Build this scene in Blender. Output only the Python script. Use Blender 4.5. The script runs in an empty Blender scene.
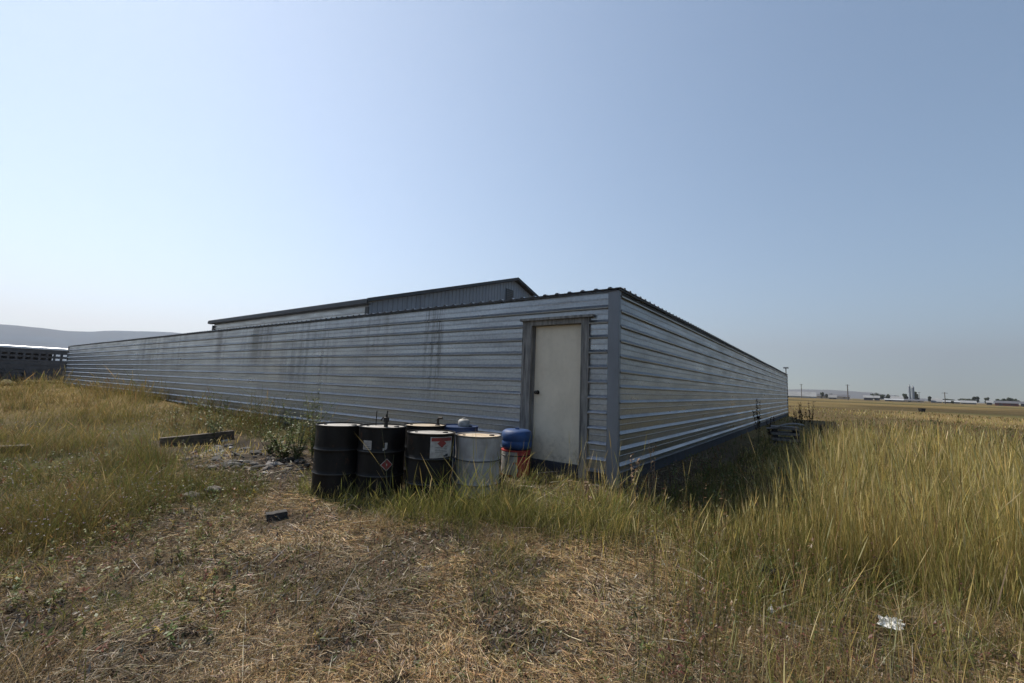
import bpy, math, random
import numpy as np
from mathutils import Matrix, Vector
random.seed(7); RNG = np.random.default_rng(11)
SC = bpy.context.scene; COL = SC.collection
D2R = math.radians

# ------------------------------------------------------------------ camera
EYE = 1.22                                   # above the ground at the building's corner (z = 0); the photographer stands lower
F = 440.55; CX, CY = 512.0, 341.5
M = np.array([[0.9993411984, -0.0362928253, 0.0],
              [-0.0036441420, -0.1003432841, -0.9949462023],
              [0.0361094087, 0.9942907301, -0.1004094340]])
cam = bpy.data.cameras.new('camera'); cam.sensor_width = 36; cam.lens = F / 1024 * 36
cam.clip_start = .05; cam.clip_end = 60000
camo = bpy.data.objects.new('camera', cam); COL.objects.link(camo)
mw = Matrix([list(M[i]) + [0] for i in range(3)] + [[0, 0, 0, 1]]); mw.translation = (0, 0, EYE)
camo.matrix_world = mw; SC.camera = camo

# ------------------------------------------------------------------ light
SUN_AZ, SUN_EL = -49.0, 49.0                 # azimuth clockwise from +Y
world = bpy.data.worlds.new("World"); SC.world = world; world.use_nodes = True
wn = world.node_tree.nodes; sky = wn.new('ShaderNodeTexSky'); sky.sky_type = 'NISHITA'
sky.sun_disc = False; sky.sun_elevation = D2R(SUN_EL); sky.sun_rotation = D2R(SUN_AZ)
sky.air_density = 1.0; sky.dust_density = 0.3; sky.ozone_density = 1.0; sky.altitude = 1500
wn['Background'].inputs[1].default_value = 0.115
tint = wn.new('ShaderNodeMix'); tint.data_type = 'RGBA'; tint.blend_type = 'MULTIPLY'; tint.inputs[0].default_value = 1.; tint.inputs[7].default_value = (.86, 1.0, .955, 1)
world.node_tree.links.new(sky.outputs[0], tint.inputs[6]); world.node_tree.links.new(tint.outputs[2], wn['Background'].inputs[0])
sl = bpy.data.lights.new('sun', 'SUN'); sl.energy = 5.0; sl.angle = D2R(.6); sl.color = (1, .93, .82)
so = bpy.data.objects.new('sun', sl); COL.objects.link(so)
sd = Vector((math.sin(D2R(SUN_AZ)) * math.cos(D2R(SUN_EL)), math.cos(D2R(SUN_AZ)) * math.cos(D2R(SUN_EL)), math.sin(D2R(SUN_EL))))
so.rotation_euler = sd.to_track_quat('Z', 'Y').to_euler(); so.location = sd * 60
SC.view_settings.view_transform = 'Standard'; SC.view_settings.look = 'None'
SC.view_settings.exposure = 0.54; SC.view_settings.gamma = 1
SC.render.engine = 'CYCLES'; SC.cycles.use_denoising = True
SC.cycles.max_bounces = 6; SC.cycles.diffuse_bounces = 3; SC.cycles.volume_bounces = 0; SC.cycles.transparent_max_bounces = 8

# ------------------------------------------------------------------ numeric helpers
def sm(a, b, x):
    if a > b: return 1 - sm(b, a, x)
    t = np.clip((np.asarray(x, float) - a) / (b - a), 0, 1); return t * t * (3 - 2 * t)
def _h(i, j, s):
    n = (i.astype(np.int64) * 374761393 + j.astype(np.int64) * 668265263 + s * 982451653) & 0x7fffffff
    n = ((n ^ (n >> 13)) * 1274126177) & 0x7fffffff
    return ((n ^ (n >> 16)) & 0xffff) / 65535.0
def noise(x, y, s=0):
    x = np.asarray(x, float); y = np.asarray(y, float)
    i = np.floor(x); j = np.floor(y); a = x - i; b = y - j; a = a * a * (3 - 2 * a); b = b * b * (3 - 2 * b)
    return (_h(i, j, s) * (1 - a) + _h(i + 1, j, s) * a) * (1 - b) + (_h(i, j + 1, s) * (1 - a) + _h(i + 1, j + 1, s) * a) * b
def fbm(x, y, s=0, o=4):
    v = 0; a = .5; t = 0
    for k in range(o):
        v = v + a * noise(x * 2 ** k, y * 2 ** k, s + k); t += a; a *= .5
    return v / t
def inpoly(u, v, poly):
    r = np.zeros(u.shape, bool); n = len(poly)
    for k in range(n):
        x1, y1 = poly[k]; x2, y2 = poly[(k + 1) % n]
        c = ((y1 > v) != (y2 > v)) & (u < (x2 - x1) * (v - y1) / ((y2 - y1) if y2 != y1 else 1e-9) + x1)
        r ^= c
    return r

# building frame: corner C, lx along the front wall to the left, rx along the right wall going away
CXW, CYW = 1.399, 5.798
lx = np.array([-0.8090, 0.5878]); rx = np.array([0.5878, 0.8090])
def LR(x, y): return (x - CXW) * lx[0] + (y - CYW) * lx[1], (x - CXW) * rx[0] + (y - CYW) * rx[1]
def fromLR(l, r): return CXW + l * lx[0] + r * rx[0], CYW + l * lx[1] + r * rx[1]
def gz(x, y):
    x = np.asarray(x, float); y = np.asarray(y, float)
    l, r = LR(x, y); out = -r; d = np.hypot(x, y)
    z = -0.20 * sm(.25, 1.9, out) - 0.13 * sm(2, 4.6, out)
    z = z + np.minimum(0, -.20 * sm(-.2, .8, -l) * (1 - sm(26, 60, r)) + .20 * sm(.25, 1.9, out)) * 1.
    z = z + 0.36 * sm(5, 20, l) * (1 - .6 * sm(50, 160, d))
    z = z * (1 - sm(150, 400, d))
    near = 1 - sm(30, 70, d); z = z + .13 * np.exp(-((x + 4.1) ** 2 + ((y - 7.0) * .9) ** 2) / 1.0)
    z = z + near * (.07 * (fbm(x * .8, y * .8, 3, 3) - .5) + .035 * (fbm(x * 5, y * 5, 9, 3) - .5)) * (.35 + .65 * sm(.2, 1.5, out + 5 * (l < -.5)))
    z = z + .5 * (fbm(x * .02, y * .02, 21, 2) - .5) * sm(50, 160, d) * (1 - .7 * sm(300, 600, d))
    return z
def ray(px, py): return M @ np.array([px - CX, -(py - CY), -F])
def at(px, py, z=None):
    """point of the ground (or of the level z) seen at a photo position"""
    r = ray(px, py); zz = 0. if z is None else z
    for _ in range(25):
        t = (zz - EYE) / r[2]; p = r * t
        if z is not None: break
        zz = .5 * zz + .5 * float(gz(p[0], p[1]))
    return np.array([p[0], p[1], zz if z is not None else float(gz(p[0], p[1]))])
def atd(px, py, d):
    r = ray(px, py); p = r * d / np.hypot(r[0], r[1]); return np.array([p[0], p[1], EYE + p[2]])
def proj(x, y, z):
    v = np.stack([x, y, z - EYE], -1) @ M
    w = np.maximum(-v[..., 2], 1e-3); return CX + F * v[..., 0] / w, CY - F * v[..., 1] / w

# ------------------------------------------------------------------ materials
def newmat(name):
    m = bpy.data.materials.new(name); m.use_nodes = True; nt = m.node_tree; return m, nt, nt.nodes['Principled BSDF']
def N(nt, t, **kw):
    n = nt.nodes.new(t)
    for k, v in kw.items(): setattr(n, k, v)
    return n
def noise_node(nt, scale, detail=4, rough=.55, vec=None, dim='3D'):
    n = N(nt, 'ShaderNodeTexNoise'); n.inputs['Scale'].default_value = scale; n.inputs['Detail'].default_value = detail
    n.inputs['Roughness'].default_value = rough
    if vec is not None: nt.links.new(vec, n.inputs['Vector'])
    return n
def ramp(nt, fac, stops):
    r = N(nt, 'ShaderNodeValToRGB'); e = r.color_ramp.elements
    while len(e) < len(stops): e.new(.5)
    for k, (p, c) in enumerate(stops):
        e[k].position = p; e[k].color = (c[0], c[1], c[2], 1) if not isinstance(c, (int, float)) else (c, c, c, 1)
    nt.links.new(fac, r.inputs[0]); return r
def mixc(nt, fac, a, b, mode='MIX'):
    m = N(nt, 'ShaderNodeMix', data_type='RGBA', blend_type=mode)
    for s, v in ((m.inputs[0], fac), (m.inputs[6], a), (m.inputs[7], b)):
        if hasattr(v, 'is_linked') or hasattr(v, 'links'): nt.links.new(v, s)
        elif isinstance(v, (int, float)): s.default_value = v
        else: s.default_value = (v[0], v[1], v[2], 1)
    return m.outputs[2]
def mapped(nt, scale, rot=(0, 0, 0)):
    tc = N(nt, 'ShaderNodeTexCoord'); mp = N(nt, 'ShaderNodeMapping'); mp.inputs['Scale'].default_value = scale; mp.inputs['Rotation'].default_value = rot
    nt.links.new(tc.outputs['Object'], mp.inputs['Vector']); return mp.outputs[0]
def bump(nt, b, h, strength, dist=.01):
    n = N(nt, 'ShaderNodeBump'); n.inputs['Strength'].default_value = strength; n.inputs['Distance'].default_value = dist
    nt.links.new(h, n.inputs['Height']); nt.links.new(n.outputs[0], b.inputs['Normal'])
def simple(name, c1, c2=None, rough=.6, metal=0., scale=6., sc3=(1, 1, 1), bmp=.15, contrast=(.35, .65), spec=.5):
    m, nt, b = newmat(name); v = mapped(nt, sc3); n = noise_node(nt, scale, 6, .6, v)
    c2 = c2 or tuple(x * .75 for x in c1)
    r = ramp(nt, n.outputs[0], [(contrast[0], c2), (contrast[1], c1)]); nt.links.new(r.outputs[0], b.inputs['Base Color'])
    b.inputs['Roughness'].default_value = rough; b.inputs['Metallic'].default_value = metal; b.inputs['Specular IOR Level'].default_value = spec
    if bmp: bump(nt, b, n.outputs[0], bmp, .006)
    return m

def galvanised(name, tint=(1, 1, 1), stains=(), streak=1.0, metal=.9, rough=.30, vert=False):
    """weathered galvanised sheet: faint spangle, long drawn grime along the sheet, run-off streaks"""
    m, nt, b = newmat(name)
    tc = N(nt, 'ShaderNodeTexCoord')
    def mp(s):
        q = N(nt, 'ShaderNodeMapping'); q.inputs['Scale'].default_value = s; nt.links.new(tc.outputs['Object'], q.inputs['Vector']); return q.outputs[0]
    ax = (.5, .5, 3) if not vert else (9, 9, .5)
    n1 = noise_node(nt, 1.6, 6, .62, mp(ax)); n2 = noise_node(nt, 22, 3, .6, mp((1, 1, 1))); n3 = noise_node(nt, .35, 4, .6, mp((1, 1, 1)))
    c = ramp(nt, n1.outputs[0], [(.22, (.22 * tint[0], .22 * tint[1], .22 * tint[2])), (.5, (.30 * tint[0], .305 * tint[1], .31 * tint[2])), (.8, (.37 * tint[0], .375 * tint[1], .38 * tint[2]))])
    c = mixc(nt, .35, c.outputs[0], ramp(nt, n2.outputs[0], [(.3, (.20, .205, .21)), (.7, (.45, .46, .47))]).outputs[0])
    rust = ramp(nt, n3.outputs[0], [(.50, 0.), (.70, .28)])
    c = mixc(nt, rust.outputs[0], c, (.34, .30, .26))
    for (x0, x1, zlo, amt, dens) in stains:           # dark run-off from the roof edge over a stretch of the wall
        sx = N(nt, 'ShaderNodeSeparateXYZ'); nt.links.new(tc.outputs['Object'], sx.inputs[0])
        def mr(src, a, bb, lo=0., hi=1.):
            q = N(nt, 'ShaderNodeMapRange', interpolation_type='SMOOTHSTEP'); q.inputs[1].default_value = a; q.inputs[2].default_value = bb
            q.inputs[3].default_value = lo; q.inputs[4].default_value = hi; nt.links.new(src, q.inputs[0]); return q.outputs[0]
        w = (x1 - x0) * .25
        a = mr(sx.outputs[0], x0, x0 + w); a2 = mr(sx.outputs[0], x1 - w, x1, 1., 0.); a3 = mr(sx.outputs[2], zlo, zlo + 1.2)
        ns = noise_node(nt, dens, 3, .7, mp((1, 0, .06))); a4 = ramp(nt, ns.outputs[0], [(.44, 0.), (.62, 1.)]).outputs[0]
        f = None
        for q in (a, a2, a3, a4):
            if f is None: f = q; continue
            mm = N(nt, 'ShaderNodeMath', operation='MULTIPLY'); nt.links.new(f, mm.inputs[0]); nt.links.new(q, mm.inputs[1]); f = mm.outputs[0]
        mm = N(nt, 'ShaderNodeMath', operation='MULTIPLY'); nt.links.new(f, mm.inputs[0]); mm.inputs[1].default_value = amt
        c = mixc(nt, mm.outputs[0], c, (.055, .052, .05))
    nt.links.new(c, b.inputs['Base Color']); b.inputs['Metallic'].default_value = metal
    rr = ramp(nt, n1.outputs[0], [(.3, rough + .16), (.7, rough - .06)]); nt.links.new(rr.outputs[0], b.inputs['Roughness'])
    bump(nt, b, n2.outputs[0], .05, .004)
    return m

def leafmat(name, transl=.35, rough=.7):
    m = bpy.data.materials.new(name); m.use_nodes = True; nt = m.node_tree; nt.nodes.clear()
    o = N(nt, 'ShaderNodeOutputMaterial'); a = N(nt, 'ShaderNodeAttribute', attribute_name='col')
    d = N(nt, 'ShaderNodeBsdfDiffuse'); t = N(nt, 'ShaderNodeBsdfTranslucent'); g = N(nt, 'ShaderNodeBsdfGlossy'); g.inputs['Roughness'].default_value = .45
    x = N(nt, 'ShaderNodeMixShader'); x.inputs[0].default_value = transl; y = N(nt, 'ShaderNodeMixShader'); y.inputs[0].default_value = .025
    for s in (d, t): nt.links.new(a.outputs['Color'], s.inputs['Color'])
    nt.links.new(d.outputs[0], x.inputs[1]); nt.links.new(t.outputs[0], x.inputs[2])
    nt.links.new(x.outputs[0], y.inputs[1]); nt.links.new(g.outputs[0], y.inputs[2]); nt.links.new(y.outputs[0], o.inputs[0])
    return m

MAT = {}
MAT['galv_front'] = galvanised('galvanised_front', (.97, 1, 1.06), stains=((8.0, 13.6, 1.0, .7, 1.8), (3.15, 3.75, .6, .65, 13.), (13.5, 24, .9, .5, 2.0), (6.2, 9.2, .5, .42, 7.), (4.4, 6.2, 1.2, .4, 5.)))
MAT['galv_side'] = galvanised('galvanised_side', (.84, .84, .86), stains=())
MAT['trim_metal'] = simple('grey_trim_metal', (.20, .215, .24), (.15, .16, .18), .5, .4, 3, (1, 1, .3))
MAT['edge_dark'] = simple('dark_trim_eave_shade', (.085, .085, .09), (.05, .05, .053), .6, .3, 9)  # dark trims; on the roof's edge strip this colour is painted shade
MAT['roof'] = galvanised('galvanised_roof', (1.05, 1.05, 1.05))
MAT['foundation'] = simple('dark_foundation', (.035, .04, .055), (.02, .022, .03), .8, 0, 5)
MAT['wood_frame'] = simple('weathered_door_wood', (.25, .24, .228), (.10, .096, .092), .85, 0, 5, (5, 5, .6), .5)
def door_paint():
    m, nt, b = newmat('off_white_door_paint'); tc = N(nt, 'ShaderNodeTexCoord'); sx = N(nt, 'ShaderNodeSeparateXYZ'); nt.links.new(tc.outputs['Object'], sx.inputs[0])
    mr = N(nt, 'ShaderNodeMapRange', interpolation_type='SMOOTHSTEP')
    for k_, v_ in zip((1, 2, 3, 4), (.15, .75, .75, .12)): mr.inputs[k_].default_value = v_
    nt.links.new(sx.outputs[2], mr.inputs[0]); n1 = noise_node(nt, 3, 6, .65, mapped(nt, (1, 1, .5))); n2 = noise_node(nt, 14, 5, .7, mapped(nt, (1, 1, 1)))
    mu = N(nt, 'ShaderNodeMath', operation='MULTIPLY'); nt.links.new(mr.outputs[0], mu.inputs[0]); nt.links.new(ramp(nt, n2.outputs[0], [(.48, 0.), (.72, .8)]).outputs[0], mu.inputs[1])
    c = ramp(nt, n1.outputs[0], [(.3, (.52, .46, .365)), (.6, (.62, .55, .44))]).outputs[0]; c = mixc(nt, mu.outputs[0], c, (.16, .13, .10))
    nt.links.new(c, b.inputs['Base Color']); b.inputs['Roughness'].default_value = .5; bump(nt, b, n1.outputs[0], .08, .004); return m
MAT['door'] = door_paint()
MAT['brass_dark'] = simple('tarnished_knob', (.05, .045, .04), (.03, .03, .03), .4, .8, 20)
def worn_black():
    m, nt, b = newmat('black_drum_paint'); n1 = noise_node(nt, 5, 6, .65, mapped(nt, (1, 1, .35))); n2 = noise_node(nt, 26, 4, .6, mapped(nt, (1, 1, 1))); n3 = noise_node(nt, 9, 5, .7, mapped(nt, (1, 1, .5)))
    c = mixc(nt, ramp(nt, n1.outputs[0], [(.45, 0.), (.78, .8)]).outputs[0], (.006, .0055, .006), (.035, .030, .026))
    c = mixc(nt, ramp(nt, n3.outputs[0], [(.62, 0.), (.70, .8)]).outputs[0], c, (.075, .035, .018))
    nt.links.new(c, b.inputs['Base Color']); nt.links.new(ramp(nt, n1.outputs[0], [(.35, .42), (.7, .75)]).outputs[0], b.inputs['Roughness']); b.inputs['Specular IOR Level'].default_value = .22; bump(nt, b, n2.outputs[0], .12, .004); return m
MAT['black_paint'] = worn_black()
MAT['hoop_worn'] = simple('worn_hoop', (.05, .05, .052), (.02, .02, .02), .45, .2, 9)
MAT['lid_dust_glare'] = simple('dusty_glare_lid', (.52, .49, .44), (.24, .22, .20), .5, .1, 7, (1, 1, 1), .2)  # dust, with sunlit glare painted into the pale colour
MAT['lid_rust'] = simple('rusty_tan_lid', (.56, .47, .36), (.40, .29, .18), .75, 0, 6, (1, 1, 1), .3)
MAT['lid_tan'] = simple('dusty_tan_lid', (.50, .42, .32), (.32, .26, .19), .7, 0, 5, (1, 1, 1), .2)
MAT['grey_paint'] = simple('chalky_grey_paint', (.52, .50, .49), (.25, .235, .225), .65, .05, 3.2, (1, 1, .7), .3)
MAT['grey_hoop'] = simple('dark_worn_hoop', (.10, .10, .105), (.05, .05, .05), .6, 0, 9)
MAT['blue_drum'] = simple('dark_blue_drum_paint', (.02, .05, .14), (.015, .03, .08), .45, 0, 5)
MAT['blue_plastic'] = simple('blue_plastic', (.012, .06, .20), (.012, .04, .12), .6, 0, 6, (1, 1, 1), .05)
MAT['label_white'] = simple('label_paper', (.50, .485, .465), (.24, .22, .20), .8, 0, 9, (1, 1, 1), .1)
MAT['label_red'] = simple('label_red', (.30, .035, .03), (.16, .035, .03), .7, 0, 14, (1, 1, 1), .1)
MAT['label_dark'] = simple('label_ink', (.04, .04, .045), None, .7, 0, 9)
MAT['pipe_dark'] = simple('dark_pipe', (.03, .028, .027), None, .5, .5, 9)
MAT['red_paint'] = simple('faded_red', (.42, .035, .03), (.25, .03, .028), .6, 0, 9)
MAT['white_dirty'] = simple('dirty_white_plastic', (.38, .37, .35), (.20, .19, .17), .6, 0, 8)
MAT['bin_steel'] = simple('grey_plank', (.22, .205, .19), (.10, .09, .085), .85, 0, 4, (6, 6, 6), .4)
MAT['timber'] = simple('weathered_timber', (.14, .11, .08), (.045, .036, .028), .9, 0, 4, (1.5, 6, 6), .6)
MAT['timber_dark'] = simple('dark_rotten_timber', (.05, .045, .04), (.02, .018, .016), .9, 0, 6, (2, 6, 6), .6)
MAT['stone'] = simple('grey_stone', (.20, .175, .155), (.075, .065, .058), .95, 0, 9, (1, 1, 1), .6)
MAT['stone_pale'] = simple('pale_concrete_chunk', (.46, .44, .41), (.25, .235, .22), .9, 0, 9, (1, 1, 1), .5)
MAT['white_paper'] = simple('white_crumpled_plastic', (.80, .79, .76), (.66, .65, .62), .5, 0, 9, (1, 1, 1), .15)
MAT['black_rag'] = simple('black_rubber', (.02, .018, .017), None, .8, 0, 20)
MAT['leaf'] = leafmat('grass_blades', .42)
MAT['weed'] = leafmat('weed_leaves', .30)
MAT['treeleaf'] = leafmat('tree_leaves', .2)

# ------------------------------------------------------------------ mesh builders
class MB:
    def __init__(s): s.v = []; s.f = []; s.m = []
    def add(s, vs, fs, m=0):
        o = len(s.v); s.v += [tuple(map(float, q)) for q in vs]; s.f += [tuple(i + o for i in f) for f in fs]; s.m += [m] * len(fs)
    def box(s, a, b, m=0, rz=0., c=None):
        (x0, y0, z0), (x1, y1, z1) = a, b
        vs = [(x0, y0, z0), (x1, y0, z0), (x1, y1, z0), (x0, y1, z0), (x0, y0, z1), (x1, y0, z1), (x1, y1, z1), (x0, y1, z1)]
        if rz:
            cx, cy = c or ((x0 + x1) / 2, (y0 + y1) / 2); k, q = math.cos(rz), math.sin(rz)
            vs = [(cx + (x - cx) * k - (y - cy) * q, cy + (x - cx) * q + (y - cy) * k, z) for x, y, z in vs]
        s.add(vs, [(0, 3, 2, 1), (4, 5, 6, 7), (0, 1, 5, 4), (1, 2, 6, 5), (2, 3, 7, 6), (3, 0, 4, 7)], m)
    def lathe(s, prof, seg=40, m=0, c=(0, 0), jit=None):
        n = len(prof); vs = []
        for (r, z) in prof:
            for k in range(seg):
                a = 2 * math.pi * k / seg; rr = r + (jit(a, z) if jit else 0) * (1 if r > .05 else 0)
                vs.append((c[0] + rr * math.cos(a), c[1] + rr * math.sin(a), z))
        fs = [(i * seg + k, i * seg + (k + 1) % seg, (i + 1) * seg + (k + 1) % seg, (i + 1) * seg + k) for i in range(n - 1) for k in range(seg)]
        s.add(vs, fs, m)
    def tube(s, pts, r, seg=7, m=0):
        pts = [Vector(p) for p in pts]; rs = r if isinstance(r, (list, tuple)) else [r] * len(pts); vs = []
        for i, p in enumerate(pts):
            d = (pts[min(i + 1, len(pts) - 1)] - pts[max(i - 1, 0)]).normalized()
            a = d.orthogonal().normalized(); b = d.cross(a)
            for k in range(seg):
                t = 2 * math.pi * k / seg; vs.append(p + (a * math.cos(t) + b * math.sin(t)) * rs[i])
        fs = [(i * seg + k, i * seg + (k + 1) % seg, (i + 1) * seg + (k + 1) % seg, (i + 1) * seg + k) for i in range(len(pts) - 1) for k in range(seg)]
        fs += [tuple(range(seg))[::-1], tuple((len(pts) - 1) * seg + k for k in range(seg))]
        s.add(vs, fs, m)
    def build(s, name, mats, parent=None, smooth=None, bevel=0.):
        me = bpy.data.meshes.new(name); me.from_pydata(s.v, [], s.f); me.update()
        for m in (mats if isinstance(mats, (list, tuple)) else [mats]): me.materials.append(MAT[m] if isinstance(m, str) else m)
        me.polygons.foreach_set('material_index', s.m)
        if smooth is not None:
            me.polygons.foreach_set('use_smooth', [True] * len(me.polygons)); me.set_sharp_from_angle(angle=D2R(smooth))
        o = bpy.data.objects.new(name, me); COL.objects.link(o)
        if parent: o.parent = parent
        if bevel:
            bm = o.modifiers.new('bevel', 'BEVEL'); bm.width = bevel; bm.segments = 2; bm.limit_method = 'ANGLE'
        return o
def tag(o, label=None, cat=None, group=None, kind=None):
    for k, v in (('label', label), ('category', cat), ('group', group), ('kind', kind)):
        if v: o[k] = v
    return o
def empty(name, loc, rz=0., label=None, cat=None, group=None):
    o = bpy.data.objects.new(name, None); COL.objects.link(o); o.location = loc; o.rotation_euler = (0, 0, rz); o.empty_display_size = .2
    return tag(o, label, cat, group)
def blob(mb, c, r, m=0, seed=0, sub=2, rough=.25, flat=1.):
    """an irregular angular lump"""
    import bmesh
    bm = bmesh.new(); bmesh.ops.create_icosphere(bm, subdivisions=sub, radius=1.)
    rr = random.Random(seed); ph = [(Vector((rr.gauss(0, 1), rr.gauss(0, 1), rr.gauss(0, 1))).normalized(), rr.uniform(.55, .95)) for _ in range(9)]
    vs = []
    for v in bm.verts:
        p = v.co.copy()
        for n, d in ph:
            q = p.dot(n)
            if q > d: p -= n * (q - d)
        p *= 1 + rr.uniform(-rough, rough) * .25
        vs.append((c[0] + p.x * r[0], c[1] + p.y * r[1], c[2] + p.z * r[2]))
    bm.verts.index_update(); fs = [tuple(v.index for v in f.verts) for f in bm.faces]; bm.free(); mb.add(vs, fs, m)

def fastmesh(name, V, quads, tris, cols, mat):
    """large mesh straight from arrays, colour per vertex in attribute 'col'"""
    me = bpy.data.meshes.new(name); nq, nt_ = len(quads), len(tris)
    me.vertices.add(len(V)); me.vertices.foreach_set('co', V.astype(np.float32).ravel())
    loops = np.concatenate([quads.ravel(), tris.ravel()]).astype(np.int32)
    me.loops.add(len(loops)); me.loops.foreach_set('vertex_index', loops)
    me.polygons.add(nq + nt_)
    me.polygons.foreach_set('loop_start', np.concatenate([np.arange(nq) * 4, nq * 4 + np.arange(nt_) * 3]).astype(np.int32))
    a = me.color_attributes.new('col', 'FLOAT_COLOR', 'POINT')
    a.data.foreach_set('color', np.concatenate([cols, np.ones((len(cols), 1))], 1).astype(np.float32).ravel())
    me.update(calc_edges=True); me.materials.append(mat if not isinstance(mat, str) else MAT[mat])
    o = bpy.data.objects.new(name, me); COL.objects.link(o); return o

class Blades:
    """collects blades: root P, direction D, bend B (per unit length), side S, length h, width w, colours base/tip"""
    def __init__(s): s.V = []; s.Q = []; s.T = []; s.C = []; s.n = 0
    def add(s, P, D, B, S, h, w, cb, ct, ts=(0, .55), ws=(1., .8)):
        n = len(P); m = len(ts)
        if n == 0: return
        rows = []; cols = []
        for t, k in zip(ts, ws):
            c = P + (D * t + B * t * t) * h[:, None]; d = S * (w * k * .5)[:, None]
            rows += [c - d, c + d]; cc = cb * (1 - t) + ct * t; cols += [cc, cc]
        rows.append(P + (D + B) * h[:, None]); cols.append(ct)
        k = 2 * m + 1
        V = np.stack(rows, 1).reshape(-1, 3); C = np.stack(cols, 1).reshape(-1, 3)
        base = (np.arange(n) * k + s.n)[:, None]
        q = [base + np.array([2 * i, 2 * i + 1, 2 * i + 3, 2 * i + 2]) for i in range(m - 1)]
        s.Q.append(np.concatenate(q, 0) if q else np.zeros((0, 4), int)); s.T.append(base + np.array([2 * m - 2, 2 * m - 1, 2 * m]))
        s.V.append(V); s.C.append(C); s.n += n * k
    def build(s, name, mat):
        return fastmesh(name, np.concatenate(s.V), np.concatenate(s.Q), np.concatenate(s.T), np.concatenate(s.C), mat)

def pick(pal, n, jit=.18):
    pal = np.array([p[:3] for p in pal]), np.array([p[3] for p in pal]); w = pal[1] / pal[1].sum()
    c = pal[0][RNG.choice(len(w), n, p=w)]; return np.clip(c * (1 + RNG.normal(0, jit, (n, 1))) * (1 + RNG.normal(0, .05, (n, 3))), .004, .9)
def scatter(n, r0, r1, a0=-66, a1=66, power=1.):
    """ground points whose number per area falls with the square of the distance"""
    r = r0 * (r1 / r0) ** (RNG.random(n) ** power); a = np.radians(RNG.uniform(a0, a1, n)); return r * np.sin(a), r * np.cos(a), r
def inside_buildings(x, y, pad=.04):
    l, r = LR(x, y); return ((l > -pad) & (l < 33 + pad) & (r > -pad) & (r < 7)) | ((l > -pad) & (l < 7) & (r > 0) & (r < 27.4 + pad)) | ((l > 15) & (l < 35) & (r > 7) & (r < 31))

# ------------------------------------------------------------------ zones of ground cover, read off as outlines on the ground
TALL = [(655, 540), (680, 570), (720, 604), (790, 612), (870, 608), (940, 616), (1024, 626), (1500, 700), (1500, 490), (1030, 464), (960, 450), (900, 436), (850, 426), (835, 422), (810, 418), (790, 430), (700, 480), (640, 505), (660, 520)]
STRIP = [(290, 492), (330, 507), (400, 524), (470, 532), (560, 536), (660, 545), (720, 556), (700, 515), (650, 500), (612, 492), (560, 484), (505, 486), (455, 500), (400, 496), (330, 484), (300, 474)]
MEADOW = [(-700, 700), (-300, 640), (-60, 600), (60, 570), (120, 540), (175, 512), (262, 503), (268, 478), (200, 466), (150, 452), (150, 440), (240, 432), (320, 446), (322, 410), (300, 395), (60, 372), (-700, 350)]
RUBBLE = [(160, 448), (200, 468), (262, 480), (312, 482), (318, 455), (300, 446), (240, 438), (190, 441)]
def zones(x, y, jit=9.):
    z = gz(x, y); u, v = proj(x, y, z)
    v = v + RNG.normal(0, 1, v.shape) * 7 * sm(470, 560, v); u = u + RNG.normal(0, 1, u.shape) * 16 * sm(470, 560, v)
    u = u + jit * 2.2 * (fbm(x * 1.7, y * 1.7, 31, 3) - .5) * 2; v = v + jit * (fbm(x * 2.1, y * 2.1, 41, 3) - .5) * 2
    return z, u, v, inpoly(u, v, TALL), inpoly(u, v, STRIP), inpoly(u, v, MEADOW), inpoly(u, v, RUBBLE)

# ------------------------------------------------------------------ ground
def build_ground():
    na = 720; rr = np.concatenate([np.array([0.]), np.geomspace(.25, 9000, 420)])
    A = np.arange(na) * 2 * np.pi / na
    X = np.outer(rr, np.sin(A)); Y = np.outer(rr, np.cos(A)); x = X.ravel(); y = Y.ravel(); z = gz(x, y)
    n = len(rr); i, j = np.meshgrid(np.arange(n - 1), np.arange(na), indexing='ij'); j2 = (j + 1) % na
    Q = np.stack([i * na + j, (i + 1) * na + j, (i + 1) * na + j2, i * na + j2], -1).reshape(-1, 4)[:, ::-1]
    _, u, v, T, S, Mw, R = zones(x, y); front = y > 0
    d = np.hypot(x, y)
    c = np.zeros((len(x), 3)); f = fbm(x * 1.3, y * 1.3, 51, 4)[:, None]
    c[:] = np.array([.15, .112, .072]) * (1 - f) + np.array([.085, .066, .047]) * f
    def put(mask, a, b):
        k = (mask & front)[:, None]; c[:] = np.where(k, np.array(a) * (1 - f) + np.array(b) * f, c)
    put(Mw, (.12, .10, .045), (.07, .07, .026)); put(S, (.13, .11, .05), (.08, .08, .03)); put(T, (.15, .115, .045), (.08, .075, .026))
    put(R, (.085, .066, .052), (.042, .034, .028))
    # open field: mown bands and patches
    fb = fbm(x * .035, y * .012, 61, 4)[:, None]; fb2 = fbm(x * .25, y * .18, 63, 4)[:, None]
    a, b, g = np.array([.255, .18, .078]), np.array([.175, .125, .05]), np.array([.105, .098, .036])
    fc = a * (1 - sm(.35, .65, fb)) + b * sm(.35, .65, fb); k = sm(.50, .68, fbm(x * .02 + 9, y * .03, 67, 3))[:, None]; fc = fc * (1 - k * .8) + g * k * .8
    fc = fc * (.72 + .56 * fb2); bq = fbm(d * .035 + 3, np.arctan2(x, y) * 2.2, 69, 3)[:, None]; fc = fc * (1 - .45 * sm(.52, .64, bq)) * (1 + .25 * sm(.46, .36, bq))
    k = sm(10, 20, d)[:, None]; c = c * (1 - k) + fc * k
    o = fastmesh('ground', np.stack([x, y, z], 1), Q, np.zeros((0, 3), int), c, groundmat()); o['kind'] = 'structure'
    o.data.polygons.foreach_set('use_smooth', [True] * len(o.data.polygons)); return o
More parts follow.
